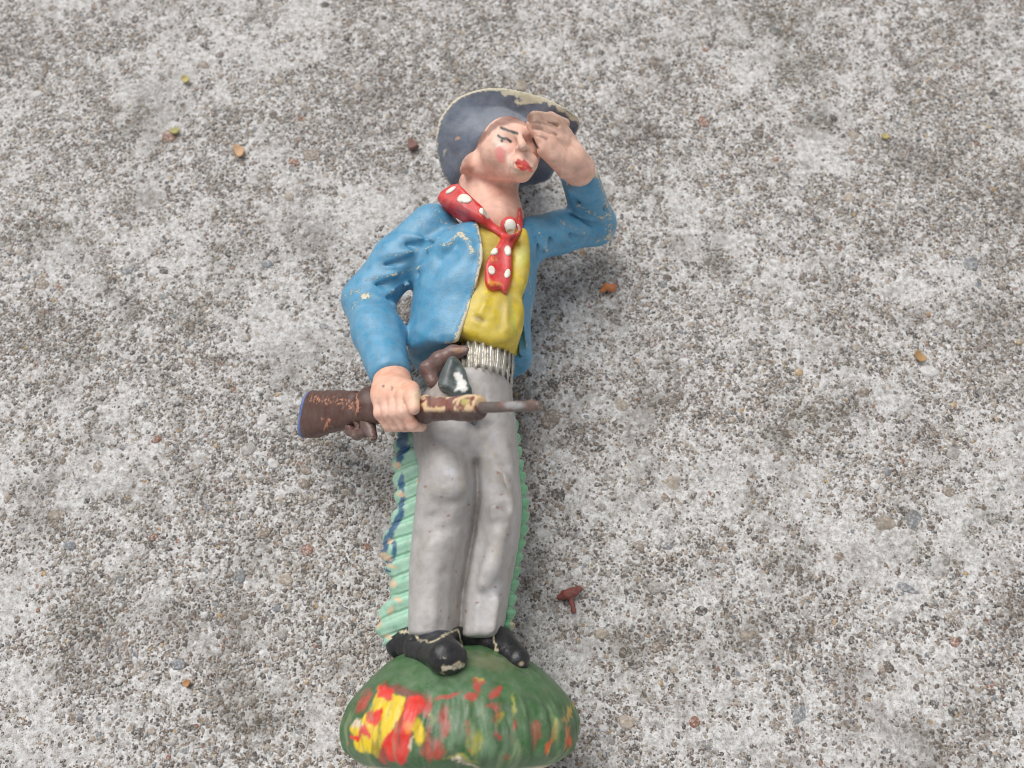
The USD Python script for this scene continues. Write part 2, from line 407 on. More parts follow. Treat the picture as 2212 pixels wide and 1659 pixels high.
TOP = relief(X, Y) + rng.normal(.0, .034, NG) - .004 + .05 * (R - .3)
keep = TOP > ground_h(X, Y) + .006
X, Y, R, TOP = X[keep], Y[keep], R[keep], TOP[keep]
Z = TOP - R * .36
kind = rng.choice(len(protos), len(X), p=np.array(weights) / sum(weights))
qz = rng.uniform(0, 2 * np.pi, len(X)); tx = rng.normal(0, .16, (len(X), 2))
quat = np.stack([np.cos(qz / 2), np.sin(qz / 2) * tx[:, 0] * .5, np.sin(qz / 2) * tx[:, 1] * .5, np.sin(qz / 2)], 1); quat /= np.linalg.norm(quat, axis=1, keepdims=True)
pi.CreatePrototypesRel().SetTargets([Sdf.Path(p) for p in protos])
pi.CreateProtoIndicesAttr(Vt.IntArray.FromNumpy(kind.astype(np.int32)))
pi.CreatePositionsAttr(Vt.Vec3fArray.FromNumpy((np.stack([X, Y, Z], 1) / 1000).astype(np.float32)))
pi.CreateScalesAttr(Vt.Vec3fArray.FromNumpy(np.repeat(R[:, None], 3, 1).astype(np.float32)))
pi.CreateOrientationsAttr(Vt.QuathArray([Gf.Quath(float(a), float(b), float(c), float(d)) for a, b, c, d in quat]))

# pebbles of the aggregate that the photograph lets one pick out; the first ones stand where they are seen
PEB = [(1520, 263, 14, 21, 20, 7), (1637, 288, 15, 26, -10, 4), (1908, 1132, 26, 16, 10, 3), (1972, 1120, 20, 24, 0, 6), (2010, 800, 24, 17, 0, 5), (1190, 905, 26, 22, 30, 0), (2040, 75, 14, 12, 0, 1),
       (905, 745, 20, 28, 10, 1), (1960, 1270, 30, 12, -20, 6), (860, 1480, 10, 10, 0, 5), (338, 948, 14, 10, 20, 7), (590, 1000, 15, 11, -30, 5), (665, 1188, 15, 13, 0, 7), (330, 1160, 12, 9, 0, 7),
       (635, 350, 16, 10, -20, 7), (1300, 1370, 20, 14, 0, 3), (1440, 1180, 14, 10, 0, 6), (1515, 1320, 15, 12, 30, 2), (1420, 1270, 22, 16, 0, 1), (1500, 1560, 12, 14, 0, 7), (1440, 600, 14, 10, 0, 4), (700, 705, 15, 9, -20, 6),
       (1680, 1440, 13, 10, 0, 5), (1890, 1050, 11, 9, 0, 5), (1270, 70, 13, 18, -10, 1), (700, 10, 14, 10, 0, 2), (470, 735, 10, 8, 0, 5), (150, 1180, 18, 10, 0, 6), (880, 1370, 12, 12, 0, 5), (560, 1105, 12, 12, 0, 5)]
for a in PEB:
    p = U(a[0], a[1], 0)
    V, F = pebble_shape(int(a[0] * 3 + a[1]), 2, .18)
    V = V / np.abs(V).max(0) * np.array([a[2] * .076, a[3] * .078, .6])
    t = math.radians(a[4]); V = np.stack([V[:, 0] * math.cos(t) - V[:, 1] * math.sin(t), V[:, 0] * math.sin(t) + V[:, 1] * math.cos(t), V[:, 2]], 1)
    V += [p[0], p[1], float(relief(np.array([p[0]]), np.array([p[1]]))[0]) - .40]
    vv, ff, nn = meshkit.arrays((V, F), 40)
    put(pav, 'pebble', vv, ff, nn, GMAT[a[5]])
for k in range(230):
    x, y = rng.uniform(-112, 112), rng.uniform(-62, 100)
    V, F = pebble_shape(900 + k, 2, .22)
    r = rng.uniform(.7, 1.25) if k % 6 else rng.uniform(1.2, 1.8)
    V = V / np.abs(V).max(0) * [r, r * .8, .5]
    t = rng.uniform(0, 6.28); V = np.stack([V[:, 0] * math.cos(t) - V[:, 1] * math.sin(t), V[:, 0] * math.sin(t) + V[:, 1] * math.cos(t), V[:, 2]], 1)
    V += [x, y, float(relief(np.array([x]), np.array([y]))[0]) - .34]
    vv, ff, nn = meshkit.arrays((V, F), 40)
    put(pav, 'pebble', vv, ff, nn, GMAT[rng.choice([0, 1, 2, 3, 4, 5, 6, 7, 8], p=[.23, .25, .1, .11, .12, .09, .08, .015, .005])])
# ------------------------------------------------------------------ the figurine
BASE_C = U(990, 1595, 13) * np.array([1, 1, 0])
fig, FB = thing('cowboy_figurine', 'old painted cowboy figurine lying on its back on the concrete, one hand shading the eyes', 'figurine', BASE_C)
def part(name, f, pts, margin, h, mat, base, paint=None, parent=None, label=None):
    pts = np.array([np.asarray(p, float) for p in pts])
    V, F, Nn = surface(f, pts.min(0) - margin, pts.max(0) + margin, h)
    P = Paint(V, Nn, F, base)
    if paint: paint(P)
    return put(parent or fig, name, V, F, Nn, mat, P.c, P.wear, FB, label)
def box2(x0, y0, x1, y1, z0, z1):
    return [U(x, y, z) for x in (x0, x1) for y in (y0, y1) for z in (z0, z1)]

SKIN, BLUE, RED, YEL, GREYT, MINT, BLACK, BROWN = lin(230, 180, 158), lin(70, 142, 178), lin(206, 36, 36), lin(198, 172, 22), lin(172, 167, 164), lin(150, 192, 168), lin(22, 23, 27), lin(78, 46, 38)

# ---- torso forms shared by jacket, shirt and body
TORSO = Loft([(476, 990, 1115, 13, 4.6), (490, 945, 1145, 13.5, 6.4), (508, 915, 1158, 13.5, 7.3), (550, 903, 1158, 13.5, 8.2), (600, 893, 1152, 13.3, 8.4), (650, 886, 1146, 13, 8.0), (690, 882, 1148, 13, 7.8), (725, 884, 1150, 13, 7.8), (741, 890, 1148, 13, 7.7)], 2.25, 2.6)
OPEN = [(1028, 455), (1041, 520), (1041, 570), (1029, 625), (1009, 675), (990, 725), (978, 775), (1138, 775), (1135, 715), (1131, 690), (1124, 650), (1130, 600), (1139, 555), (1138, 525), (1124, 505), (1122, 455)]
OPEN_W = [U(x, y, 20.5)[:2] for x, y in OPEN]
RS, RE, RW = U(935, 495, 14), U(795, 648, 12.3), U(841, 800, 20)      # the arm that holds the rifle: shoulder, elbow, wrist
LS, LE, LW = U(1125, 522, 12.5), U(1284, 484, 8.0), U(1253, 385, 16.5) # the raised arm

def grooves(P, f, lines, z, depth, r):
    for pts in lines:
        pl = [U(x, y, z if np.isscalar(z) else z[i]) for i, (x, y) in enumerate(pts)]
        for a, b in zip(pl[:-1], pl[1:]):
            f = cut(f, cap(P, a, b, r * .55, r) , depth)
    return f
def folds(P, f, lines, amp, w):
    """Raised (amp>0) or sunk folds along lines of points on the surface: a smooth swelling of the form."""
    k = np.flatnonzero(np.abs(f) < 2.6)
    if not len(k): return f
    f = f.copy(); Q = P[k]
    lo, hi = Q.min(0) - 3 * w, Q.max(0) + 3 * w
    for pts in lines:
        q = np.array(pts)
        if (q.min(0) > hi).any() or (q.max(0) < lo).any(): continue
        d = np.full(len(Q), 1e9)
        for a, b in zip(pts[:-1], pts[1:]):
            d = np.minimum(d, cap(Q, a, b, 0.0))
        f[k] -= amp * np.exp(-(d / w) ** 2)
    return f
def L(*p): return [U(*q) for q in p]

def jacket(P):
    t = TORSO(P, k=1.0)
    t = su(t, slab(P, [U(x, y, 11)[:2] for x, y in smooth_poly([(888, 730), (985, 735), (985, 770), (940, 800), (905, 790), (893, 760)])], 10.5, 3.2, 1.2), 1.0)   # the back skirt
    t = np.where(P[:, 2] > 11.5, cut(t, slab(P, OPEN_W, 25.5, 10.5, .3), .55), t)
    inner = TORSO(P, grow=-1.35, caps=False)
    t = np.where(P[:, 2] > 13, cut(t, np.maximum(inner, pd(P[:, 0], P[:, 1], OPEN_W) - 1.2), .3), t)
    ar = near(P, np.array([RS, RE, RW]), 4.5, arm_r)
    al = near(P, np.array([LS, LE, LW]), 4.5, arm_l)
    f = su(su(t, ar, 2.0), al, 2.2)
    return jacket_folds(P, f)
def arm_r(P):
    ar = chain(P, [RS, (RS + RE) / 2 + [-.35, .5, .4], RE, (RE + RW) / 2 + [-.1, .2, 0], RW], [3.9, 3.75, 3.75, 3.55, 3.0], 1.2)
    ar = sx(ar, (P - U(847, 826, 20)) @ ((RW - RE) / np.linalg.norm(RW - RE)) - 0.1, .5)
    return ar
def arm_l(P):
    al = chain(P, [LS, (LS + LE) / 2, LE, LW], [3.6, 3.25, 3.35, 2.9], 1.2)
    al = sx(al, (P - U(1250, 381, 18)) @ ((LW - LE) / np.linalg.norm(LW - LE)), .5)
    return al
def AL(*p): return [U(x, y, np.interp(x, [1120, 1200, 1284], [12.5, 10.2, 8.0]) + 2.9 + (max(0, 470 - y) * .085 if x > 1200 else 0)) for x, y in p]
def jacket_folds(P, f):
    f = folds(P, f, [L((872, 512, 17), (944, 514, 19)), L((826, 556, 16.5), (880, 545, 17.5), (960, 528, 19.5)), L((790, 605, 15.5), (860, 592, 16.8), (915, 575, 17.5)), L((785, 640, 15.4), (835, 636, 16), (880, 615, 15)), L((775, 668, 15.8), (850, 660, 15.6))], .5, .6)
    f = folds(P, f, [L((880, 530, 17), (944, 531, 18.6)), L((834, 572, 16.4), (890, 560, 17.3), (958, 543, 18)), L((797, 621, 15.6), (871, 604, 16.5), (925, 585, 16)), L((790, 653, 15.4), (840, 645, 15.9), (878, 632, 14.8))], -.55, .45)
    f = folds(P, f, [L((966, 530, 20), (990, 508, 20.5), (1010, 520, 21.3), (1022, 548, 21.6))], .42, .8)
    f = folds(P, f, [L((955, 560, 19.8), (985, 535, 20.6)), L((940, 590, 19.6), (975, 560, 20.6))], -.5, 1.4)
    f = folds(P, f, [AL((1210, 478), (1262, 505)), AL((1248, 445), (1300, 470)), AL((1165, 505), (1185, 548)), AL((1225, 415), (1290, 428))], .6, .55)
    f = folds(P, f, [AL((1232, 468), (1316, 497)), AL((1200, 492), (1262, 524)), AL((1182, 512), (1206, 556)), AL((1240, 430), (1308, 450)), AL((1150, 515), (1166, 555))], -.8, .42)
    f = folds(P, f, [L((1042, 525, 22), (1041, 570, 22), (1029, 625, 21.8), (1009, 675, 21), (988, 730, 20.4))], .30, .55)   # rolled front edge
    f = folds(P, f, [L((905, 715, 17.5), (940, 735, 19.3), (985, 748, 20))], .25, .6)
    return f + .14 * N3(P, 3.2, 4) + .05 * N3(P, .8, 8)
def jacket_paint(p):
    n = N3(p.V, 2.0, 31)
    p.lay(ss(-.05, .25, n) * .30, lin(96, 162, 202)); p.lay(ss(.02, .3, -n) * .35, lin(42, 112, 158))
    e = [(1030, 470), (1042, 520), (1041, 570), (1029, 625), (1009, 675), (989, 735), (985, 748)]
    p.scuff(e, 13, .42).scuff([(966, 530), (990, 508), (1008, 518), (1020, 545)], 10, .36)
    p.scuff([(790, 605), (860, 592), (910, 575)], 6, .30).scuff([(826, 556), (880, 545), (955, 528)], 6, .26).scuff([(785, 640), (835, 640), (875, 618)], 7, .27)
    p.scuff([(748, 640), (765, 628), (790, 636), (760, 668)], 12, .30).scuff([(935, 450), (955, 480), (975, 495)], 14, .26).scuff([(985, 460), (1000, 500)], 12, .25)
    p.scuff([(1290, 372), (1312, 430), (1318, 500)], 16, .34).scuff([(1225, 400), (1285, 372)], 12, .3).scuff([(1210, 478), (1262, 505)], 7, .3).scuff([(1248, 445), (1300, 470)], 7, .3).scuff([(1290, 520), (1318, 515)], 9, .3).scuff([(1232, 392), (1260, 388)], 8, .2).scuff([(1165, 505), (1185, 545)], 8, .24).scuff([(1205, 525), (1225, 535)], 9, .24)
    p.scuff([(870, 470), (900, 470), (930, 500)], 16, .2).scuff([(775, 720), (800, 780)], 10, .16).scuff([(900, 640), (930, 700)], 14, .1).scuff([(1143, 600), (1150, 640), (1146, 700)], 6, .28).scuff([(800, 820), (850, 818), (890, 798)], 7, .22).scuff([(965, 740), (990, 750)], 9, .3)
part('jacket', jacket, box2(735, 355, 1340, 830, 0, 26), 1, .21, M_PAINT, BLUE, jacket_paint)

SHIRT_EDGE = [U(x, y, 21)[:2] for x, y in [(1000, 470), (975, 560), (950, 650), (975, 700), (995, 716), (1030, 732), (1062, 743), (1095, 738), (1117, 724), (1130, 694), (1140, 640), (1148, 560), (1145, 480), (1120, 450), (1040, 440)]]
def shirt(P):
    f = TORSO(P, grow=-1.15, caps=False)
    f = su(f, ell(P, U(1066, 700, 18.2), (5.0, 5.6, 3.1)), 3.0)
    f = su(f, ell(P, U(1127, 560, 18.6), (1.7, 5.0, 1.9), -.06), 2.2)
    f = sx(f, pd(P[:, 0], P[:, 1], SHIRT_EDGE), 1.0)
    f = folds(P, f, [L((1095, 630, 21.5), (1085, 660, 21.8), (1080, 706, 21.6)), L((1075, 615, 21.6), (1062, 640, 21.8)), L((1110, 640, 21), (1108, 690, 21.2))], -.38, .65)
    f = folds(P, f, [L((1100, 640, 21.5), (1098, 710, 21.5)), L((1052, 640, 22), (1030, 690, 21.6))], .28, .8)
    f = folds(P, f, [L((1026, 684, 21.6), (1042, 692, 21.8))], -.62, .42)
    return f + .12 * N3(P, 2.2, 14)
def shirt_paint(p):
    n = N3(p.V, 1.4, 33)
    p.poly([(1030, 460), (1100, 460), (1075, 560), (1040, 610)], lin(178, 160, 62), 14, 1, .75)
    p.lay(ss(0, .3, n) * .45, lin(228, 206, 60)); p.lay(ss(.05, .3, -n) * .45, lin(168, 146, 24))
    p.blob(1127, 555, 12, 22, lin(214, 220, 120), .1, .6, .3, .6)
    p.stroke([(1100, 640), (1112, 720)], 5, lin(150, 168, 30), 4, 1, .5); p.stroke([(1032, 480), (1042, 560)], 4, lin(206, 200, 40), 3, 1, .6)
    p.blob(1095, 650, 18, 26, lin(165, 140, 70), 0, .6, 1, .45); p.blob(1035, 689, 12, 6, lin(120, 96, 26), .4, .5, .3, .7)
part('shirt', shirt, box2(945, 440, 1150, 750, 6, 25), 1, .21, M_PAINT, YEL, shirt_paint)

BELT = Loft([(730, 985, 1112, 13, 5.9), (765, 983, 1110, 13.6, 6.7), (806, 990, 1106, 13.6, 6.6)], 2.2, 2.0)
def belt(P):
    v = BELT.at(P[:, 1])
    u = (P[:, 0] - v[:, 0]) / v[:, 1]
    ph = np.arcsin(np.clip(u, -1, 1)) * 12.6 + .25 * np.sin(P[:, 1] * .9) + 1.2 * N3(P, 2.6, 3)
    return BELT(P, k=.8) - .17 * np.cos(ph * 2) * (P[:, 2] > 8) + .06 * N3(P, .6, 2)
def belt_paint(p):
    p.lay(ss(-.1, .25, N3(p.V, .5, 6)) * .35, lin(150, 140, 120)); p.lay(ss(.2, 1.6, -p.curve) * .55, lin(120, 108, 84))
part('ribbed_belt', belt, box2(975, 725, 1120, 815, 4, 24), 1, .17, M_SILVER, lin(216, 213, 206), belt_paint)

# ---- legs
PELV = Loft([(795, 960, 1106, 13.5, 6.4), (830, 915, 1108, 13.5, 7.0), (880, 898, 1112, 13.5, 7.4), (930, 896, 1116, 13.5, 7.2), (985, 905, 1120, 13, 5.5)], 2.3, 3.2)
LEGA = Loft([(880, 900, 1036, 14, 6.6), (940, 902, 1036, 14, 7.0), (1000, 908, 1036, 14.5, 7.4), (1060, 902, 1036, 14.8, 7.5), (1120, 896, 1030, 14.2, 7.0), (1200, 888, 1017, 13.6, 6.6), (1290, 886, 1002, 13.4, 6.4), (1340, 885, 999, 13.5, 6.6), (1375, 884, 998, 13.5, 6.6)], 2.3, 3.2)
LEGB = Loft([(880, 1010, 1112, 13, 6.2), (940, 1020, 1116, 13, 6.3), (1000, 1026, 1122, 13, 6.4), (1070, 1030, 1128, 13.4, 6.7), (1120, 1026, 1126, 13, 6.4), (1200, 1012, 1116, 12.3, 6.0), (1290, 999, 1102, 12, 5.8), (1340, 996, 1094, 12, 5.9), (1378, 994, 1088, 12, 6.0)], 2.3, 2.8)
def trousers(P):
    f = su(su(PELV(P, k=1.0), LEGA(P, k=.8), 1.4), LEGB(P, k=.8), .9)
    f = folds(P, f, [L((1031, 925, 20.5), (1034, 1000, 20), (1037, 1080, 19.5), (1024, 1170, 18.5), (1004, 1260, 18), (998, 1370, 18))], -1.4, .95)
    f = folds(P, f, [L((1045, 960, 19.5), (1072, 1030, 19.6), (1095, 1090, 19.4)), L((1045, 1010, 19.4), (1068, 1070, 19.6)), L((1052, 925, 19.6), (1090, 1000, 19))], -.6, .95)
    f = folds(P, f, [L((1040, 935, 20), (1075, 1005, 20), (1105, 1085, 19.6), (1100, 1130, 19.4)), L((1045, 985, 19.8), (1070, 1045, 20)), L((1085, 1160, 18.7), (1060, 1230, 18.2)), L((1070, 1215, 18.4), (1040, 1260, 18))], .26, 1.2)
    f = folds(P, f, [L((955, 1005, 22), (985, 1020, 22), (1005, 1060, 21.5))], .35, 1.9)
    f = folds(P, f, [L((940, 1090, 21.6), (1000, 1080, 21)), L((905, 1130, 20), (960, 1110, 21))], -.22, .9)
    f = folds(P, f, [L((985, 1300, 19.6), (985, 1345, 19.8)), L((1078, 1300, 17.6), (1072, 1360, 17.6))], .3, .8)
    f = folds(P, f, [L((1050, 870, 20.5), (1053, 835, 20.3), (1066, 814, 20), (1092, 806, 19.4))], -.30, .32)
    f = folds(P, f, [L((925, 955, 21), (960, 985, 22), (985, 1040, 22)), L((930, 1190, 20.4), (945, 1260, 19.8), (940, 1330, 20)), L((1060, 1100, 19.6), (1078, 1160, 19), (1065, 1220, 18.4))], .22, 1.5)
    f = folds(P, f, [L((905, 1160, 19.4), (950, 1140, 20.8), (1000, 1135, 20)), L((1045, 1140, 19), (1085, 1130, 19)), L((965, 1240, 20), (962, 1345, 20)), L((1045, 1290, 18), (1040, 1365, 18))], -.22, 1.0)
    return f + .12 * N3(P, 3.5, 44) + .06 * N3(P, .8, 45)
def trousers_paint(p):
    p.wear *= .15
    n = N3(p.V, 2.4, 51)
    p.lay(ss(0, .3, n) * .5, lin(190, 189, 192)); p.lay(ss(.02, .3, -n) * .45, lin(144, 138, 130))
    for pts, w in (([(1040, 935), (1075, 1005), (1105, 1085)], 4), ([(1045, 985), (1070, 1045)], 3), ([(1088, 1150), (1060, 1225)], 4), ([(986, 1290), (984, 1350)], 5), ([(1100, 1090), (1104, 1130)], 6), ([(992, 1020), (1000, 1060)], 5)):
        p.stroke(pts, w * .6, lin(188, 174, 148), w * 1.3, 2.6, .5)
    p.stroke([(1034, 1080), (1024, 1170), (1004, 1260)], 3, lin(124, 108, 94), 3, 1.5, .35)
    for k in range(26):
        r = np.random.default_rng(k); p.blob(r.uniform(900, 1110), r.uniform(960, 1340), r.uniform(1.5, 4), r.uniform(1.5, 3), lin(128, 78, 62), 0, .5, 1, .8)
    p.blob(972, 1018, 16, 11, lin(200, 200, 204), .5, .6, 1, .6); p.blob(1100, 1090, 6, 26, lin(196, 196, 198), -.3, .6, 1, .5)
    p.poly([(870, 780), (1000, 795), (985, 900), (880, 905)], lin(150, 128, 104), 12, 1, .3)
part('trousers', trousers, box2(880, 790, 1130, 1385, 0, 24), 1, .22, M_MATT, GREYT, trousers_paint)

def fringe_part(outline, zfun, hh, slope, x_in, seed, step=2.5, cutd=.34):
    poly = [U(x, y, 11)[:2] for x, y in smooth_poly(outline, 1)]
    def f(P):
        zc = zfun(P)
        d = slab(P, poly, zc, hh, min(hh, 1.5))
        s = P[:, 1] - slope * P[:, 0] + .9 * N3(P, 3.0, seed)
        s = s * 2 * np.pi / step
        return d + cutd * ss(.45, 1, np.sin(s)) - .16 * np.sin(s + 2.2) + .10 * N3(P, .9, seed + 1)
    return f, [U(x, y, z) for x, y in outline for z in (2, 18)]
LX = U(905, 1100, 12)[0]
fl, bl = fringe_part([(925, 925), (860, 925), (852, 970), (849, 1010), (854, 1060), (857, 1100), (836, 1148), (820, 1190), (833, 1225), (850, 1275), (830, 1305), (814, 1340), (815, 1372), (838, 1402), (900, 1380), (930, 1300), (930, 1100)],
                     lambda P: 12.2 - .16 * np.maximum(LX - P[:, 0], -2) ** 1.3 if False else 12.6 - .30 * np.clip(LX + 1 - P[:, 0], 0, 9), 2.3, .32, 0, 60)
def fringe_l_paint(p):
    n = N3(p.V, 1.2, 62)
    p.lay(ss(0, .3, n) * .5, lin(150, 204, 172)); p.lay(ss(.05, .3, -n) * .5, lin(96, 162, 130))
    for x, y, rx, ry, a in ((869, 950, 13, 26, .15), (864, 985, 8, 20, .2), (877, 972, 6, 14, .6), (868, 1045, 6, 22, -.1), (867, 1090, 6, 30, .1), (858, 1125, 8, 26, .5), (838, 1165, 9, 34, .45), (828, 1190, 9, 16, .3), (852, 1185, 6, 18, 0), (842, 1210, 8, 10, .8), (838, 1232, 7, 4, .4)):
        p.blob(x, y, rx, ry, lin(24, 78, 120), a, .25, 1.2, .92)
    for x, y, rx, ry in ((858, 1006, 10, 5), (866, 1068, 9, 4), (845, 1170, 6, 8), (832, 1203, 14, 8), (846, 1222, 10, 5), (850, 1262, 8, 8), (858, 1295, 9, 7), (845, 1318, 6, 10), (818, 1345, 5, 14), (838, 1375, 14, 5), (905, 1040, 6, 3)):
        p.blob(x, y, rx, ry, lin(214, 182, 148), .3, .35, 1.4, .9)
part('chaps_fringe', fl, bl, 1.2, .2, M_PAINT, MINT, fringe_l_paint, label='wide pale green fringe with chipped dark blue edge')
RX = U(1118, 1100, 11)[0]
fr, br = fringe_part([(1090, 880), (1112, 885), (1122, 940), (1128, 990), (1137, 1045), (1142, 1090), (1140, 1140), (1126, 1215), (1117, 1270), (1112, 1330), (1110, 1355), (1092, 1384), (1075, 1370), (1090, 1260), (1105, 1150), (1108, 1040), (1095, 960)],
                     lambda P: 10.5 + 0 * P[:, 0], 2.2, -.05, 0, 70, 1.9, .28)
part('chaps_fringe', fr, br, 1.2, .2, M_PAINT, lin(106, 170, 126), lambda p: p.lay(ss(0, .3, N3(p.V, 1.2, 63)) * .5, lin(136, 190, 150)).blob(1108, 1350, 6, 12, lin(205, 180, 145), 0, .4, 1, .8), label='narrow green fringe along the far leg')

# ---- boots and grassy base
def boot_a(P):
    f = chain(P, [U(945, 1362, 13), U(925, 1385, 13), U(960, 1418, 22.5)], [4.3, 3.3, 2.1], 1.4)
    f = su(f, cap(P, U(862, 1394, 12.5), U(900, 1388, 13), 1.7, 2.8), 1.2)
    f = su(f, cap(P, U(905, 1402, 17), U(975, 1420, 22), 2.0, 1.9), .8)
    f = np.maximum(f, P[:, 1] - U(940, 1352, 18)[1] - .8 * N3(P, 2.0, 81))
    f = folds(P, f, [L((890, 1382, 18), (935, 1392, 19.5), (985, 1372, 19)), L((995, 1368, 18), (1000, 1400, 20))], -.35, .5)
    return f + .3 * N3(P, 1.6, 82)
def boot_a_paint(p):
    p.stroke([(862, 1365), (893, 1362), (905, 1381), (930, 1389), (950, 1378), (988, 1358), (993, 1370), (1000, 1396)], 1.8, lin(212, 200, 168), 1.2, 1.4, .95)
    p.scuff([(958, 1446), (975, 1442), (1000, 1438)], 9, .5).scuff([(940, 1424), (965, 1420)], 5, .3).scuff([(985, 1420), (1000, 1418)], 6, .25)
    p.blob(958, 1444, 6, 7, lin(206, 190, 152), .3, .4, 3, .9); p.blob(992, 1438, 10, 4, lin(206, 190, 152), -.3, .4, 3, .9)
    p.blob(935, 1362, 30, 10, lin(52, 58, 72), -.2, .6, 1, .7); p.blob(884, 1427, 5, 3, lin(170, 60, 40), 0, .3, 1, .9)
    p.lay(ss(.05, .3, N3(p.V, 1.3, 83)) * .5, lin(44, 46, 52))
part('boot', boot_a, box2(830, 1340, 1010, 1455, 6, 27), 2, .18, M_BOOT, BLACK, boot_a_paint, label='nearer black boot with cracked paint and pale chips at the toe')
def boot_b(P):
    f = chain(P, [U(1040, 1366, 12), U(1055, 1380, 12.5), U(1118, 1424, 17.5)], [3.8, 2.8, 1.6], 1.4)
    f = np.maximum(f, P[:, 1] - U(1040, 1355, 16)[1] - .8 * N3(P, 2.0, 85))
    return f + .3 * N3(P, 1.5, 86)
part('boot', boot_b, box2(985, 1340, 1145, 1450, 5, 22), 2, .18, M_BOOT, BLACK, lambda p: p.stroke([(1064, 1362), (1068, 1390), (1073, 1405), (1068, 1412)], 1.5, lin(205, 190, 160), 1.2, 1.2, .9).blob(1128, 1432, 5, 5, lin(190, 170, 140), 0, .4, 1, .8).lay(ss(.05, .3, N3(p.V, 1.3, 87)) * .4, lin(42, 42, 45)), label='far black boot turned outwards')

YB = U(990, 1652, 13)[1]
def base_rows():
    out = []
    for dy, a, b in ((0, 11.6, 10.0), (1.0, 13.2, 11.6), (2.6, 14.6, 12.5), (4.6, 15.0, 12.6), (6.6, 14.5, 12.2), (8.8, 13.3, 11.2), (10.8, 11.4, 9.8), (12.8, 8.8, 7.8), (14.4, 4.6, 4.4)):
        out.append((YB + dy, a, b))
    return out
_br = base_rows()
_bf = PchipInterpolator([r[0] for r in _br], np.array([[r[1], r[2]] for r in _br]))
BX, BZ = BASE_C[0], 13.0
def base(P):
    y = np.clip(P[:, 1], _br[0][0], _br[-1][0])
    v = _bf(y)
    a, b = v[:, 0] * (1 + .10 * (meshkit.noise(np.stack([P[:, 0] * .12, y * .05, y * 0], 1) + 9.3, 3) - .5)), v[:, 1]
    r = (np.abs((P[:, 0] - BX) / a) ** 2.05 + np.abs((P[:, 2] - BZ) / b) ** 2.05) ** (1 / 2.05)
    f = (r - 1) * np.minimum(a, b)
    f = sx(f, np.maximum(_br[0][0] - P[:, 1], P[:, 1] - _br[-1][0]), 1.0)
    m = ss(.5, 2.0, P[:, 1] - YB) * (1 - ss(7.0, 9.5, P[:, 1] - YB))
    th = np.arctan2((P[:, 0] - BX) / 14.5, (P[:, 2] - BZ) / 12.5)
    w = th * 13 + 1.4 * N3(P, 4.0, 90)
    f = f - m * (.16 * np.abs(np.sin(w * 1.05)) ** .8 + 1.1 * (meshkit.fbm(np.stack([w * .75, P[:, 1] * .16, w * 0], 1) + 33, 3, 94) - .5))
    return f + .30 * N3(P, 4.0, 91) + .10 * N3(P, 1.1, 92)
def z5(pts): return [(711.6 + x * .2451, 1252.4 + y * .2451) for x, y in pts]
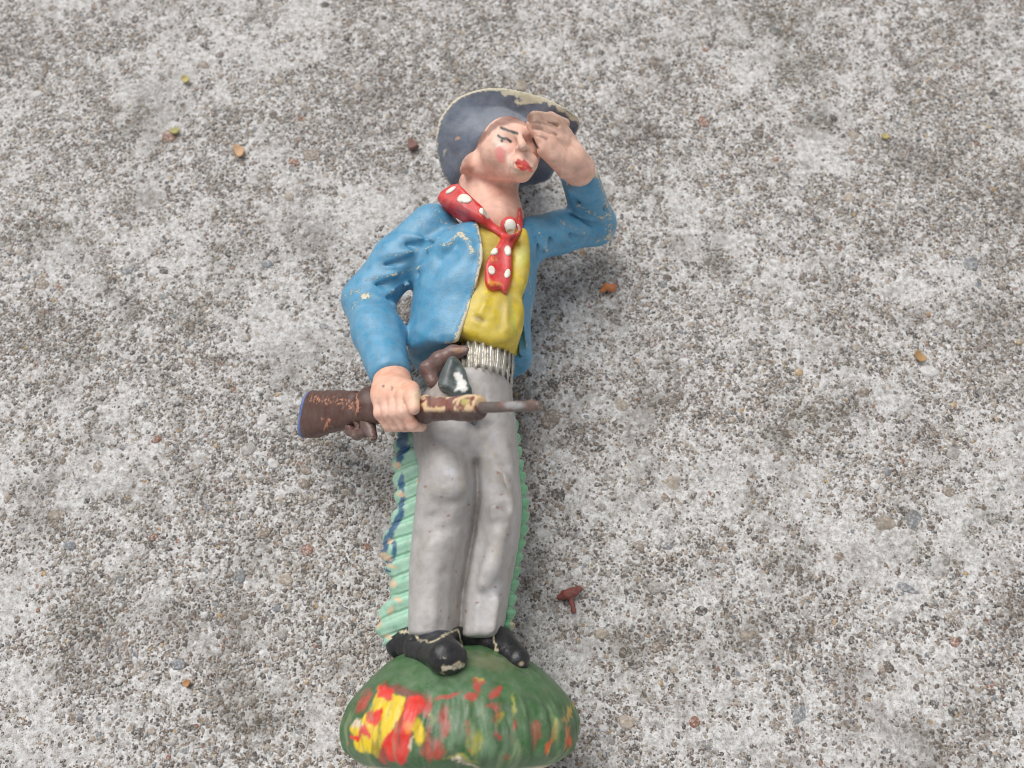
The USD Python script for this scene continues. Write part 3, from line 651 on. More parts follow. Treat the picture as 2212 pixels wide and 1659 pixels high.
def base_paint(p):
    p.qx = p.px + (N3(p.V * [1, .6, 1], 1.5, 3) * 16 + N3(p.V, .5, 4) * 7); p.qy = p.py + (N3(p.V, 1.5, 9) * 16 + N3(p.V, .5, 10) * 7)
    th_ = np.arctan2((p.V[:, 0] - BX) / 14.5, (p.V[:, 2] - BZ) / 12.5) * 13
    R_, Y_, G2, PG = lin(214, 40, 26), lin(222, 190, 20), lin(34, 64, 32), lin(110, 134, 106)
    n = N3(p.V, 1.6, 93)
    p.lay(ss(0, .25, n) * .55, lin(78, 112, 70)); p.lay(ss(.02, .28, -n) * .55, G2)
    p.poly(z5([(500, 900), (690, 960), (860, 1010), (830, 1060), (650, 1030), (480, 940)]), lin(120, 44, 34), 4, 1.4, .8)
    p.poly(z5([(440, 940), (560, 1000), (670, 1045), (645, 1200), (560, 1330), (490, 1430), (430, 1570), (240, 1480), (170, 1300), (310, 1180), (400, 1100)]), Y_, 2.5, 1.3)
    p.poly(z5([(680, 1050), (830, 1020), (870, 1140), (760, 1190), (715, 1330), (700, 1480), (650, 1640), (420, 1570), (500, 1400), (630, 1240)]), R_, 2.5, 1.3)
    p.blob(*z5([(395, 1195)])[0], 19, 15, R_, -.5, .2, 2); p.blob(*z5([(500, 990)])[0], 13, 18, R_, -.5, .25, 2); p.blob(*z5([(300, 1330)])[0], 17, 12, R_, -.8, .25, 2); p.blob(*z5([(220, 1390)])[0], 12, 5, R_, 0, .25, 2)
    p.blob(*z5([(300, 1060)])[0], 12, 26, lin(170, 52, 36), .6, .3, 2, .85); p.blob(*z5([(370, 1080)])[0], 5, 24, lin(70, 96, 44), .4, .3, 1.5)
    p.blob(*z5([(790, 1330)])[0], 13, 30, Y_, -.25, .25, 1.6); p.blob(*z5([(690, 1290)])[0], 11, 12, lin(226, 120, 30), 0, .4, 2)
    p.blob(*z5([(930, 1500)])[0], 26, 20, lin(176, 52, 42), 0, .35, 2, .8); p.blob(*z5([(1010, 1270)])[0], 13, 32, lin(168, 50, 46), .1, .35, 2, .75); p.blob(*z5([(870, 1130)])[0], 10, 22, lin(170, 48, 40), 0, .35, 2, .8)
    for x, y, rx, ry, a in ((1310, 930, 11, 14, .5), (1255, 1035, 12, 11, .3), (1455, 1010, 15, 9, -.7), (1415, 1115, 9, 6, 0), (1040, 1010, 30, 6, -.25), (1240, 1330, 6, 14, 0), (1450, 1240, 5, 8, 0), (1250, 1490, 9, 4, 0), (1630, 1280, 4, 12, 0), (1210, 1250, 7, 6, 0), (1490, 1380, 5, 9, 0)):
        p.blob(*z5([(x, y)])[0], rx, ry, lin(176, 46, 34), a, .3, 1.8, .85)
    for x, y, rx, ry in ((1290, 1420, 16, 22), (1500, 1230, 6, 20), (900, 1230, 4, 16), (1620, 1120, 4, 22), (1330, 890, 7, 6), (1170, 1580, 30, 5), (560, 1310, 3, 3)):
        p.blob(*z5([(x, y)])[0], rx, ry, lin(178, 170, 60), .1, .5, 1.8, .65)
    for x, y, rx, ry in ((1170, 1270, 11, 44), (1575, 1340, 11, 40), (920, 1310, 7, 34), (1090, 1400, 9, 24), (1400, 1300, 8, 40), (1340, 1090, 6, 22), (1150, 1060, 7, 16), (1440, 1450, 8, 26)):
        p.blob(*z5([(x, y)])[0], rx, ry, PG, .03, .6, 1.4, .5)
    for x, y, rx, ry, c in ((1970, 1420, 8, 32, lin(206, 160, 40)), (2110, 1400, 8, 26, lin(206, 130, 36)), (1990, 1290, 6, 16, lin(200, 180, 50)), (2120, 1180, 5, 26, lin(190, 150, 50)), (1930, 1480, 6, 16, lin(200, 80, 36)), (2130, 1410, 5, 18, lin(206, 76, 30)), (1995, 1300, 3, 10, lin(200, 100, 40))):
        p.blob(*z5([(x, y)])[0], rx, ry, c, .25, .3, 2, .9)
    p.blob(*z5([(1400, 720)])[0], 60, 14, lin(112, 112, 78), .1, .8, 1, .6)
    for x, y, rx, ry in ((245, 1270, 12, 12), (230, 1240, 9, 6), (725, 1420, 4, 20), (1190, 1610, 30, 4)): p.blob(*z5([(x, y)])[0], rx, ry, lin(214, 196, 170), .3, .3, 2, .95)
    st = meshkit.fbm(np.stack([th_ * 1.5, p.V[:, 1] * .28, p.V[:, 2] * 0], 1) + 60, 4, 98) - .5
    low = 1 - ss(6, 9.5, p.V[:, 1] - YB)
    p.lay(low * ss(.10, .2, st) * .6, lin(120, 136, 96)); p.lay(low * ss(.10, .2, -st) * .55, lin(34, 62, 32)); p.lay(low * ss(.20, .28, N3(p.V * [1, .35, 1], 1.6, 99)) * .5, lin(170, 60, 44))
    under = 1 - ss(.15, .75, p.V[:, 1] - YB + .6 * N3(p.V, 3, 97))
    p.lay(under, lin(222, 206, 170))
part('grassy_base', base, box2(700, 1390, 1280, 1680, -2, 30), 2, .22, M_BASE, lin(56, 96, 52), base_paint)

# ---- body: head, neck, torso, arms and both hands in one skin
RB, RT = U(668, 893, 7.5), U(1172, 876, 40)                       # rifle: butt and muzzle
ax = (RT - RB) / np.linalg.norm(RT - RB)
upv = np.array([0, 1.0, 0]); upv -= ax * (upv @ ax); upv /= np.linalg.norm(upv); sdv = np.cross(ax, upv)
BBOX = box2(882, 460, 1158, 760, 4, 23)
def rifle_at(t): return RB + (RT - RB) * t
HC = U(1072, 318, 17.5)
FACE_W = smooth_poly([U(x, y, 20)[:2] for x, y in [(984, 402), (986, 372), (994, 350), (1010, 330), (1030, 314), (1052, 293), (1074, 279), (1102, 268), (1140, 259), (1190, 256), (1200, 320), (1165, 395), (1140, 430), (1000, 430)]], 1)
def finger(P, pts, rs): return chain(P, [U(*p) for p in pts], rs, .35)
def head(P):
    f = ell(P, U(1086, 326, 16.3), (5.3, 5.1, 6.4), -.2)
    f = su(f, ell(P, U(1100, 327, 20.5), (3.9, 4.6, 4.9), .25), 2.0)
    f = su(f, cap(P, U(1026, 358, 17.5), U(1124, 369, 22.4), 1.8, 1.4), 1.2)             # jaw
    f = su(f, ell(P, U(1127, 372, 22.9), (1.5, 1.25, 1.6)), .9)                         # chin
    f = su(f, ell(P, U(1074, 328, 22.2), (2.2, 2.2, 2.0)), 1.8)                         # cheek
    f = su(f, ell(P, U(1145, 332, 22.2), (1.5, 2.2, 2.2)), 1.4)
    f = su(f, cap(P, U(1074, 281, 22.9), U(1118, 286, 24.9), .8, .85), 1.2)             # brow
    f = su(f, cap(P, U(1128, 288, 25.0), U(1156, 298, 24.0), 1.0, .9), 1.0)
    f = cut(f, ell(P, U(1092, 299, 26.0), (1.9, .8, 1.15), -.25), .9)                   # eye hollows
    f = cut(f, ell(P, U(1151, 308, 25.4), (1.0, .8, 1.0)), .8)
    f = su(f, ell(P, U(1090, 302, 24.3), (1.2, .55, .7), -.25), .4)                     # lids
    f = su(f, cap(P, U(1120, 290, 25.4), U(1130, 316, 27.3), .42, .6), .55)              # nose
    f = su(f, ell(P, U(1122, 321, 26.0), (.6, .42, .6)), .45)
    f = su(f, ell(P, U(1137, 321, 26.0), (.5, .42, .6)), .4)
    f = su(f, ell(P, U(1130, 352, 24.3), (2.2, 1.8, 1.6)), 1.0)                         # mouth
    f = su(f, cap(P, U(1117, 350, 25.6), U(1146, 362, 25.2), .55, .5), .4)
    f = su(f, cap(P, U(1119, 361, 25.3), U(1143, 369, 25.0), .6, .5), .4)
    f = folds(P, f, [L((1114, 355, 26.0), (1130, 358, 26.3), (1148, 366, 25.4))], -.3, .22)
    f = folds(P, f, [L((1118, 370, 24.8), (1140, 373, 24.8))], -.3, .4)
    f = folds(P, f, [L((1112, 322, 25.2), (1100, 345, 24.6), (1106, 364, 24.2))], -.2, .5)
    f = su(f, ell(P, U(1006, 350, 18.5), (1.2, 2.0, 1.6), -.5), .8)                      # ear
    f = folds(P, f, [L((1015, 340, 20.5), (1018, 365, 20))], -.45, .5)
    return np.where(P[:, 2] > 14.5, sx(f, pd(P[:, 0], P[:, 1], FACE_W), .5), f)
HAND_W = smooth_poly([U(x, y, z)[:2] for x, y, z in [(1138, 263, 26.3), (1152, 255, 25.8), (1200, 254, 24.5), (1230, 278, 23.5), (1255, 307, 22), (1264, 337, 21), (1280, 352, 20), (1215, 394, 20), (1197, 367, 22), (1181, 348, 23.5), (1168, 330, 25), (1163, 307, 26), (1153, 287, 26.4), (1143, 273, 26.5)]], 1)
_hA, _hB = U(1150, 280, 26.3), U(1250, 370, 19.6)
def raised_hand(P):
    """A flat hand held over the eyes, fingers closed and straight, thumb along the palm."""
    t = np.clip(((P - _hA) @ (_hB - _hA)) / ((_hB - _hA) @ (_hB - _hA)), -.3, 1.3)
    zc = _hA[2] + (_hB[2] - _hA[2]) * t
    bow = .25 * np.sin(np.pi * np.clip(t, 0, 1))                                          # cupped back
    h = slab(P, HAND_W, zc + bow, 1.05, .95) * .85
    h = su(h, cap(P, U(1252, 368, 19.5), U(1238, 345, 21.6), 2.3, 2.1), 1.2)
    for pts, r in (([(1222, 266, 23.8), (1190, 253, 25.2), (1148, 254, 26.0)], .84), ([(1220, 288, 24.0), (1185, 275, 25.6), (1148, 268, 26.5)], .9),
                   ([(1216, 308, 24.2), (1185, 294, 25.8), (1157, 283, 26.6)], .88), ([(1210, 328, 24.2), (1188, 314, 25.6), (1166, 301, 26.4)], .8)):
        h = su(h, finger(P, [(x, y, z - .35) for x, y, z in pts], [r * .78, r * .84, r * .76]), .7)
    h = folds(P, h, [L((1142, 262, 27), (1175, 264, 26.6), (1205, 272, 25.6)), L((1149, 276, 27.3), (1180, 282, 26.8), (1203, 292, 25.8)), L((1158, 292, 27.3), (1182, 300, 26.8))], -.24, .26)
    h = su(h, finger(P, [(1216, 350, 22.6), (1194, 340, 24.4), (1172, 326, 25.2)], [.9, .75, .6]), 1.2)
    return h
def gun_hand(P):
    """A fist round the neck of the rifle: each finger goes over the near side and under."""
    A = lambda t, rho, phi: RB + ax * t + (upv * math.cos(phi) + sdv * math.sin(phi)) * rho
    g = su(cap(P, U(847, 822, 20.3), A(20.7, 2.5, .45), 2.55, 2.45), ell(P, A(22.3, 1.8, .35), (3.0, 2.4, 2.6), .3), 1.5)
    for i in range(4):
        t = 20.5 + 1.62 * i
        g = su(g, chain(P, [A(t - .7, 2.5, .25), A(t + .2, 2.75, 1.05), A(t + 1.0, 2.65, 1.9), A(t + 1.3, 2.45, 2.7), A(t + .8, 2.2, 3.5)], [1.08, 1.0, .9, .84, .7], .3), .36)
    g = su(g, chain(P, [A(23.0, 2.6, .0), A(25.6, 2.7, .55), A(27.4, 2.6, 1.15), A(28.3, 2.5, 1.75)], [1.35, 1.15, 1.0, .75], .3), .35)
    return g
HP, RHP = L((984, 246, 14), (1165, 405, 29)), L((1130, 240, 18), (1285, 400, 30))
def body(P):
    f = near(P, HP, 2.5, head)
    nk = chain(P, [U(1068, 366, 11.8), U(1054, 410, 13.0), U(1066, 480, 13.6)], [4.0, 4.5, 4.9], 1)
    nk = folds(P, nk, [L((1085, 400, 19.5), (1098, 470, 18.6))], .3, 1.0)
    f = su(f, nk, 1.0)
    f = su(f, near(P, BBOX, 0, lambda Q: TORSO(Q, grow=-2.6, caps=True)), 1.5)
    f = su(f, chain(P, [RS, RE, RW, U(855, 838, 21)], [2.0, 2.0, 2.0, 2.4], 1), 1)
    f = su(f, chain(P, [LS, LE, LW, U(1250, 365, 19.5)], [2.0, 2.0, 1.9, 2.35], 1), 1)
    f = su(f, near(P, RHP, 3, raised_hand), .4)
    f = su(f, near(P, [RB + ax * t + upv * u for t in (15, 30) for u in (-4, 6)], 4.5, gun_hand), .6)
    k = np.abs(f) < 2
    f[k] += .07 * N3(P[k], 1.8, 101)
    return f
def body_paint(p):
    n = N3(p.V, 2.0, 102)
    p.lay(ss(.0, .3, n) * .4, lin(236, 190, 166)); p.lay(ss(.02, .3, -n) * .3, lin(208, 148, 124))
    K = lin(26, 24, 30)
    # hair line and forehead, cheek and face paint
    p.stroke([(986, 404), (986, 372), (994, 346), (1010, 330), (1028, 311), (1050, 288), (1072, 270), (1100, 256), (1140, 246)], 6.5, lin(120, 70, 58), 4, 1.4, .85)
    p.poly([(1062, 268), (1090, 246), (1150, 236), (1150, 260), (1110, 266), (1085, 272)], lin(140, 84, 68), 4, 1, .75)
    p.blob(1078, 304, 15, 13, lin(240, 222, 206), .3, .6, 1, .55); p.blob(1085, 316, 12, 7, lin(246, 236, 224), .2, .5, 1, .7)
    p.stroke([(1093, 325), (1098, 348), (1106, 366), (1118, 372)], 5, lin(242, 226, 208), 4, 1.4, .5)
    p.blob(1128, 378, 26, 10, lin(222, 188, 144), .1, .7, 1, .4); p.blob(1150, 372, 6, 14, lin(224, 196, 150), 0, .6, 1, .5); p.blob(1106, 290, 9, 6, lin(226, 190, 150), 0, .7, 1, .5)
    p.blob(1098, 322, 14, 12, lin(236, 164, 148), 0, .7, 1, .5)
    p.blob(1081, 334, 11.5, 18, lin(244, 156, 146), -.25, .14, .5)
    p.stroke([(1082, 276), (1095, 281), (1105, 284), (1117, 289)], 3.0, K, 1.0, .5)
    p.stroke([(1076, 293), (1088, 299), (1095, 300), (1103, 306)], 2.6, K, 1.0, .6); p.blob(1084, 304, 3.2, 3.2, K, 0, .3, .5); p.blob(1093, 299, 3.5, 1.6, lin(120, 120, 122), .3, .4, .5, .8)
    p.stroke([(1151, 300), (1155, 310), (1161, 319)], 2.6, K, 1.0, .4)
    p.stroke([(1142, 292), (1147, 306)], 3.4, lin(150, 108, 84), 3, .5, .6)
    LIP = lin(204, 34, 30)
    p.poly([(1114, 350), (1119, 344), (1127, 346), (1132, 342), (1140, 350), (1146, 358), (1151, 372), (1140, 370), (1124, 366), (1117, 360)], LIP, 1.4, .7)
    p.blob(1124, 358, 4, 1.8, lin(224, 150, 80), .3, .4, .6, .8); p.blob(1134, 362, 4, 1.4, lin(220, 120, 90), .3, .4, .6, .6)
    p.stroke([(1120, 323), (1128, 327), (1140, 326)], 2.2, lin(170, 122, 84), 1.8, .6, .7)
    p.stroke([(1000, 372), (1018, 366)], 7, lin(190, 134, 110), 6, 1, .6)
    # grime rubbed into the raised hand
    hand = (p.px > 1128) & (p.py < 402) & (p.V[:, 2] > 17) & ((p.px > 1166) | (p.V[:, 2] > 25.9))
    ua = (p.V - _hA) @ ((_hB - _hA) / np.linalg.norm(_hB - _hA)); ub = p.V[:, 1] * .75 + p.V[:, 0] * .6
    streak = meshkit.fbm(np.stack([ua * .35, ub * 1.9, p.V[:, 2] * .6], 1) + 40, 4, 105) - .5
    p.lay(hand * ss(-.05, .3, streak) * (1 - ss(290, 360, p.py)) * .5, lin(150, 116, 90))
    for pts in ([(1144, 263), (1175, 265), (1205, 273)], [(1150, 277), (1180, 283), (1203, 293)], [(1159, 292), (1182, 300)]):
        p.stroke(pts, 2.2, lin(112, 80, 58), 2.2, 1, .6)
    p.lay(hand * (1 - ss(258, 290, p.py + (1190 - p.px) * .25)) * .4, lin(126, 98, 70))
    # pink hand on the rifle, brown rubbed in between the fingers
    gun = (p.py > 790)
    p.lay(gun * (1 - ss(835, 880, p.py)) * .6, lin(232, 166, 132)); p.lay(gun * ss(0, .3, N3(p.V, .8, 106)) * ss(850, 900, p.py) * .45, lin(186, 106, 78))
    p.lay(gun * ss(.05, .3, N3(p.V, .7, 107)) * ss(840, 880, p.py) * .5, lin(236, 200, 168)); p.blob(905, 858, 16, 20, lin(240, 214, 178), .2, .4, 1.4, .7)
    p.blob(828, 834, 3, 3, lin(80, 70, 66), 0, .4, 0, .9); p.blob(846, 838, 3, 5, lin(100, 104, 100), 0, .4, 1, .8)
part('body', body, box2(790, 240, 1290, 925, 6, 31), 1.5, .15, M_SKIN, SKIN, body_paint)

# ---- hat
BR = [(976, 404, 12), (956, 372, 13), (944, 332, 15), (941, 292, 16.5), (955, 250, 18), (985, 216, 19), (1030, 197, 19.5), (1080, 193, 20), (1135, 203, 21), (1182, 216, 21.5), (1220, 237, 22), (1256, 260, 21), (1244, 292, 18.5), (1222, 314, 16), (1206, 345, 13), (1192, 382, 12), (1166, 396, 11), (1120, 402, 10), (1060, 415, 9.5), (1010, 416, 10.5)]
BRW = np.array([U(*b) for b in BR])
BRS = smooth_poly(BRW, 2)
hx, hy = U(1085, 305, 12)[:2]
_ang = np.arctan2(BRS[:, 1] - hy, BRS[:, 0] - hx); _o = np.argsort(_ang)
_A, _R, _Z = _ang[_o], np.hypot(BRS[_o, 0] - hx, BRS[_o, 1] - hy), BRS[_o, 2]
_A3 = np.concatenate([_A - 2 * np.pi, _A, _A + 2 * np.pi])
def brim_z(P):
    th, r = np.arctan2(P[:, 1] - hy, P[:, 0] - hx), np.hypot(P[:, 0] - hx, P[:, 1] - hy)
    R_, Z_ = np.interp(th, _A3, np.tile(_R, 3)), np.interp(th, _A3, np.tile(_Z, 3))
    q = np.clip(r / R_, 0, 1.15)
    return 18.0 + (Z_ - 18.0) * np.clip((q - .35) / .65, 0, 1.3) ** 1.35
def hat(P):
    f = slab(P, BRS[:, :2], brim_z(P), .95, .6) * .75
    crown = ell(P, (hx - .2, hy + .6, 8.5), (6.6, 6.8, 8.4))
    crown = cut(crown, ell(P, (hx - .2, hy + .6, -2.0), (1.2, 5.5, 3.0), -.3), 2.0)
    return su(f, np.maximum(crown, P[:, 2] - 15.5), 1.2) + .12 * N3(P, 2.2, 110) + .05 * N3(P, .7, 111)
def hat_paint(p):
    n = N3(p.V, 2.2, 112)
    p.lay(ss(0, .3, n) * .45, lin(112, 124, 142)); p.lay(ss(.0, .3, -n) * .5, lin(78, 86, 100))
    p.poly([(1080, 205), (1130, 214), (1180, 232), (1215, 252), (1226, 285), (1170, 275), (1120, 252), (1060, 240)], lin(66, 70, 82), 12, 1.2, .4)
    p.blob(1175, 250, 26, 8, lin(150, 160, 184), .12, .5, 1, .8)
    C = lin(216, 208, 178)
    p.poly([(1080, 196), (1110, 190), (1160, 200), (1220, 225), (1262, 262), (1252, 270), (1226, 247), (1192, 228), (1160, 220), (1145, 228), (1122, 227), (1110, 221), (1126, 212), (1090, 204)], C, 2, 2.2)
    rim = [(976, 404), (956, 372), (944, 332), (941, 292), (955, 250), (985, 216), (1030, 197), (1080, 193)]
    p.scuff(rim, 6, .22); p.wear += .12 * ss(0, 1.2, p.curve)
    p.lay((1 - ss(1, 5, p.line_d(rim, 2.2))) * .18, lin(150, 146, 132)); p.blob(988, 300, 5, 3, lin(206, 160, 134), 0, .4, 1, .9); p.blob(960, 330, 3, 8, C, .3, .4, 1, .6)
part('hat', hat, box2(930, 180, 1260, 425, -1, 25), 1.5, .19, M_MATT, lin(98, 108, 124), hat_paint)

# ---- neckerchief and its white spots
NK = [(985, 396, 19.5), (1003, 413, 20.2), (1042, 441, 21.5), (1080, 466, 22.4), (1106, 470, 22.2), (1118, 455, 20.4), (1124, 436, 17), (1131, 455, 17), (1130, 475, 19.5), (1126, 492, 21.5), (1113, 506, 22.6), (1090, 503, 22.8), (1084, 490, 22.6), (1062, 479, 22.2), (1044, 475, 21.6), (1002, 464, 20), (958, 449, 18.2), (942, 430, 17.2)]
NKW = np.array([U(*a) for a in NK]); NKP = smooth_poly(NKW, 1)[:, :2]
TAIL = [(1082, 490), (1076, 510), (1062, 532), (1048, 557), (1046, 585), (1048, 608), (1062, 617), (1074, 612), (1080, 612), (1092, 624), (1099, 608), (1104, 590), (1106, 560), (1104, 528), (1110, 505), (1112, 490)]
TLP = smooth_poly(np.array([U(x, y, 22.8)[:2] for x, y in TAIL]), 1)
def neck_surface(x, y):
    """Height of neck, shirt and jacket under the cloth."""
    n = len(x); m = 44; zz = np.linspace(12, 25, m); out = np.full(n, 12.0)
    P = np.stack([np.repeat(x, m), np.repeat(y, m), np.tile(zz, n)], 1)
    f = np.minimum(np.minimum(jacket(P), shirt(P)), chain(P, [U(1052, 410, 14.5), U(1066, 480, 14)], [4.6, 4.8], 1)).reshape(n, m)
    k = (f < 0); has = k.any(1)
    out[has] = zz[m - 1 - np.argmax(k[:, ::-1], 1)][has]
    return out
_gx, _gy = np.meshgrid(np.linspace(NKW[:, 0].min() - 2, NKW[:, 0].max() + 2, 64), np.linspace(U(1080, 640, 22)[1], NKW[:, 1].max() + 2, 64), indexing='ij')
_gz = gaussian_filter(np.maximum(neck_surface(_gx.ravel(), _gy.ravel()), np.clip(20.2 + (_gx.ravel() - U(1003, 413, 20.2)[0]) * .55, 17.2, 20.2) * (_gx.ravel() < U(1050, 440, 21)[0])).reshape(64, 64), .8); _gz = np.maximum(_gz, gaussian_filter(_gz, 2.0))
def cloth_z(P):
    u = (P[:, 0] - _gx[0, 0]) / (_gx[-1, 0] - _gx[0, 0]) * 63; v = (P[:, 1] - _gy[0, 0]) / (_gy[0, -1] - _gy[0, 0]) * 63
    return map_coordinates(_gz, [u, v], order=1, mode='nearest')
def kerchief(P):
    z = cloth_z(P)
    f = slab(P, NKP, z + .1, .95, .7) * .8
    f = su(f, cap(P, U(968, 444, 16.4), U(1016, 464, 18.6), 1.0, 1.5), .6)
    f = su(f, ell(P, U(1101, 487, 22.8), (1.35, 1.25, 1.3)), .7)
    t = slab(P, TLP, z + .45, 1.0, .75) * .85
    t = folds(P, t, [L((1092, 515, 23), (1080, 560, 23.5), (1078, 610, 23.5))], -.5, .45)
    t = folds(P, t, [L((1060, 560, 23.5), (1058, 600, 23.5)), L((1098, 540, 23.5), (1092, 600, 23.5))], .3, .6)
    f = su(f, t, .6)
    return f + .08 * N3(P, 1.2, 120)
def kerchief_paint(p):
    n = N3(p.V, 1.0, 121)
    p.lay(ss(0, .3, n) * .5, lin(226, 52, 62)); p.lay(ss(.02, .3, -n) * .5, lin(178, 22, 26))
    p.poly([(955, 432), (1000, 440), (1030, 462), (1000, 460)], lin(150, 60, 66), 6, 1, .6)
    for x, y, rx, ry in ((1062, 608, 8, 6), (1076, 612, 6, 4), (1066, 560, 4, 6), (1112, 500, 8, 4)): p.blob(x, y, rx, ry, lin(220, 150, 24), .3, .5, 2, .7)
part('neckerchief', kerchief, np.vstack([NKW, [U(x, y, 22.8) for x, y in TAIL]]), 2.2, .16, M_PAINT, RED, kerchief_paint)
nkprim = UsdGeom.Mesh.Get(stage, f"{fig.GetPath()}/neckerchief")
for x, y, rx, ry, a in ((1003, 429, 19, 11.5, .35), (974, 411, 13, 6.5, -.35), (1046, 459, 12, 10, .3), (1102, 485, 13, 12.5, 0), (1067, 543, 9, 11, .3), (1097, 541, 8, 14, -.1), (1062, 584, 8, 12, -.1), (1096, 591, 6.5, 12.5, .25), (1120, 489, 3.5, 4, 0)):
    Q = np.array([U(x, y, z) for z in np.linspace(26, 14, 160)])
    c = Q[int(np.argmax(kerchief(Q) < .03))]                          # seat the spot on the cloth
    def spot(P, c=c, rx=rx, ry=ry, a=a, x=x):
        dx, dy = P[:, 0] - c[0], P[:, 1] - c[1]
        co, si = math.cos(-a), math.sin(-a)
        w = 1 + .25 * N3(P, 1.0, int(x))
        r = np.hypot((dx * co + dy * si) / (rx * .064 * w), (-dx * si + dy * co) / (ry * .064 * w))
        side = (r - 1) * min(rx, ry) * .064
        return sx(side, np.abs(kerchief(P)) - .16, .18)
    part('polka_dot', spot, [c], np.array([2.2, 2.2, 1.6]), .1, M_PAINT, lin(232, 226, 212), lambda p: p.blob(1102, 498, 10, 4, lin(176, 130, 60), -.3, .5, 2, .8), parent=nkprim)

# ---- holster, its strap
HOL = [U(x, y, 21)[:2] for x, y in smooth_poly([(972, 770), (988, 772), (1003, 795), (1016, 842), (1037, 893), (1030, 912), (1021, 916), (1002, 895), (975, 855), (945, 838), (948, 815), (960, 790)], 1)]
def holster(P):
    f = slab(P, HOL, 20.6, 1.7, 1.2)
    f = folds(P, f, [L((950, 833, 22.4), (985, 842, 22.4), (1012, 840, 22.4))], .4, .6)
    f = folds(P, f, [L((975, 780, 22.3), (965, 830, 22.3)), L((1000, 800, 22.2), (1012, 838, 22.2))], .35, .7)
    return f + .14 * N3(P, 1.3, 130)
def holster_paint(p):
    p.lay(ss(-.1, .25, N3(p.V, 1.2, 131)) * .6, lin(78, 94, 96))
    p.poly([(982, 806), (992, 800), (998, 810), (1006, 826), (1010, 842), (1000, 846), (983, 842), (986, 826)], lin(222, 220, 214), 2, 1.6, .95)
    p.blob(1024, 904, 12, 9, lin(50, 66, 56), 0, .5, 1, .7)
part('holster', holster, [np.append(h, z) for h in HOL for z in (18, 23)], 1.2, .17, M_PAINT, lin(54, 66, 66), holster_paint)
def strap(P):
    f = chain(P, L((1004, 757, 19.6), (978, 762, 19.2), (950, 778, 18.8), (925, 797, 18.2), (935, 825, 18.4)), [.7, .95, 1.2, 1.1, .9], .8)
    return folds(P, f, [L((930, 800, 20.6), (960, 785, 21))], -.3, .4) + .2 * N3(P, 1.2, 133)
part('holster_strap', strap, box2(900, 745, 1012, 840, 15, 23), .8, .16, M_PAINT, lin(112, 80, 74), lambda p: p.lay(ss(-.1, .25, N3(p.V, .9, 134)) * .6, lin(90, 58, 52)).blob(990, 757, 12, 5, lin(170, 130, 90), 0, .5, 1, .6))

# ---- rifle: stock, fore-end, barrel, lever, butt plate
LEN = np.linalg.norm(RT - RB)
def loc(P):
    d = P - RB; return d @ ax, d @ upv, d @ sdv
_ts = np.array([0, 3, 7, 12, 12.8, 14, 18, 27.5]); _hh = np.array([3.65, 3.5, 3.0, 2.55, 2.1, 2.0, 1.75, 1.5]); _ho = np.array([-.2, -.1, .2, .5, .5, .3, 0.0, 0]); _ws = np.array([1.5, 1.7, 1.7, 1.6, 1.4, 1.5, 1.5, 1.4])
def stock(P):
    t, u, s = loc(P)
    tc = np.clip(t, 0, 27.5)
    h, o, w = np.interp(tc, _ts, _hh), np.interp(tc, _ts, _ho), np.interp(tc, _ts, _ws)
    r = (np.abs((u - o) / h) ** 2.8 + np.abs(s / w) ** 2.8) ** (1 / 2.8)
    f = sx((r - 1) * np.minimum(h, w), np.maximum(-t, t - 27.5), .7)
    f = su(f, ell(P, RB + ax * 15.6 + upv * 1.0 + sdv * .2, (2.2, 2.6, 1.9)), .6)       # receiver before the hand
    f = folds(P, f, [[RB + ax * 12.9 + upv * u + sdv * 1.6 for u in (3, 1, -1, -3)]], -.35, .35)
    return f + .2 * N3(P, 1.7, 140)
def stock_paint(p):
    C = lin(196, 124, 96)
    p.lay(ss(0, .3, N3(p.V, 1.0, 141)) * .5, lin(58, 34, 30))
    p.scuff([(672, 862), (700, 866), (735, 868), (768, 878)], 20, .33).scuff([(700, 905), (708, 925)], 12, .30).scuff([(770, 850), (774, 880), (762, 912)], 4, .3)
    for x, y, rx, ry in ((706, 916, 3, 6), (712, 908, 3, 3), (703, 925, 2, 4)): p.blob(x, y, rx, ry, C, .2, .3, 2, .9)
rif = UsdGeom.Xform.Define(stage, f"{fig.GetPath()}/rifle")
RBOX = lambda t0, t1, m: [RB + ax * t for t in (t0, t1)]
part('stock', stock, RBOX(0, 27.5, 0), 4.6, .17, M_STOCK, BROWN, stock_paint, parent=rif)
def plate(P):
    t, u, s = loc(P)
    r = (np.abs((u + .2) / 3.6) ** 2.8 + np.abs(s / 1.55) ** 2.8) ** (1 / 2.8)
    return sx((r - 1) * 1.5, np.abs(t + .25) - .35, .4) + .1 * N3(P, 1.2, 145)
part('butt_plate', plate, RBOX(-1, .5, 0), 4, .15, M_PAINT, lin(62, 90, 150), parent=rif)
_F0, _F1 = 27.0, 38.0
def fore(P):
    t, u, s = loc(P)
    tc = np.clip((t - _F0) / (_F1 - _F0), 0, 1)
    h = np.interp(tc, [0, .06, .1, .5, .82, 1], [1.85, 1.9, 1.62, 1.45, 1.72, 1.5])
    r = np.hypot(u / h, s / (h * .9))
    return sx((r - 1) * h, np.maximum(_F0 - t, t - _F1), .5) + .16 * N3(P, 1.2, 146)
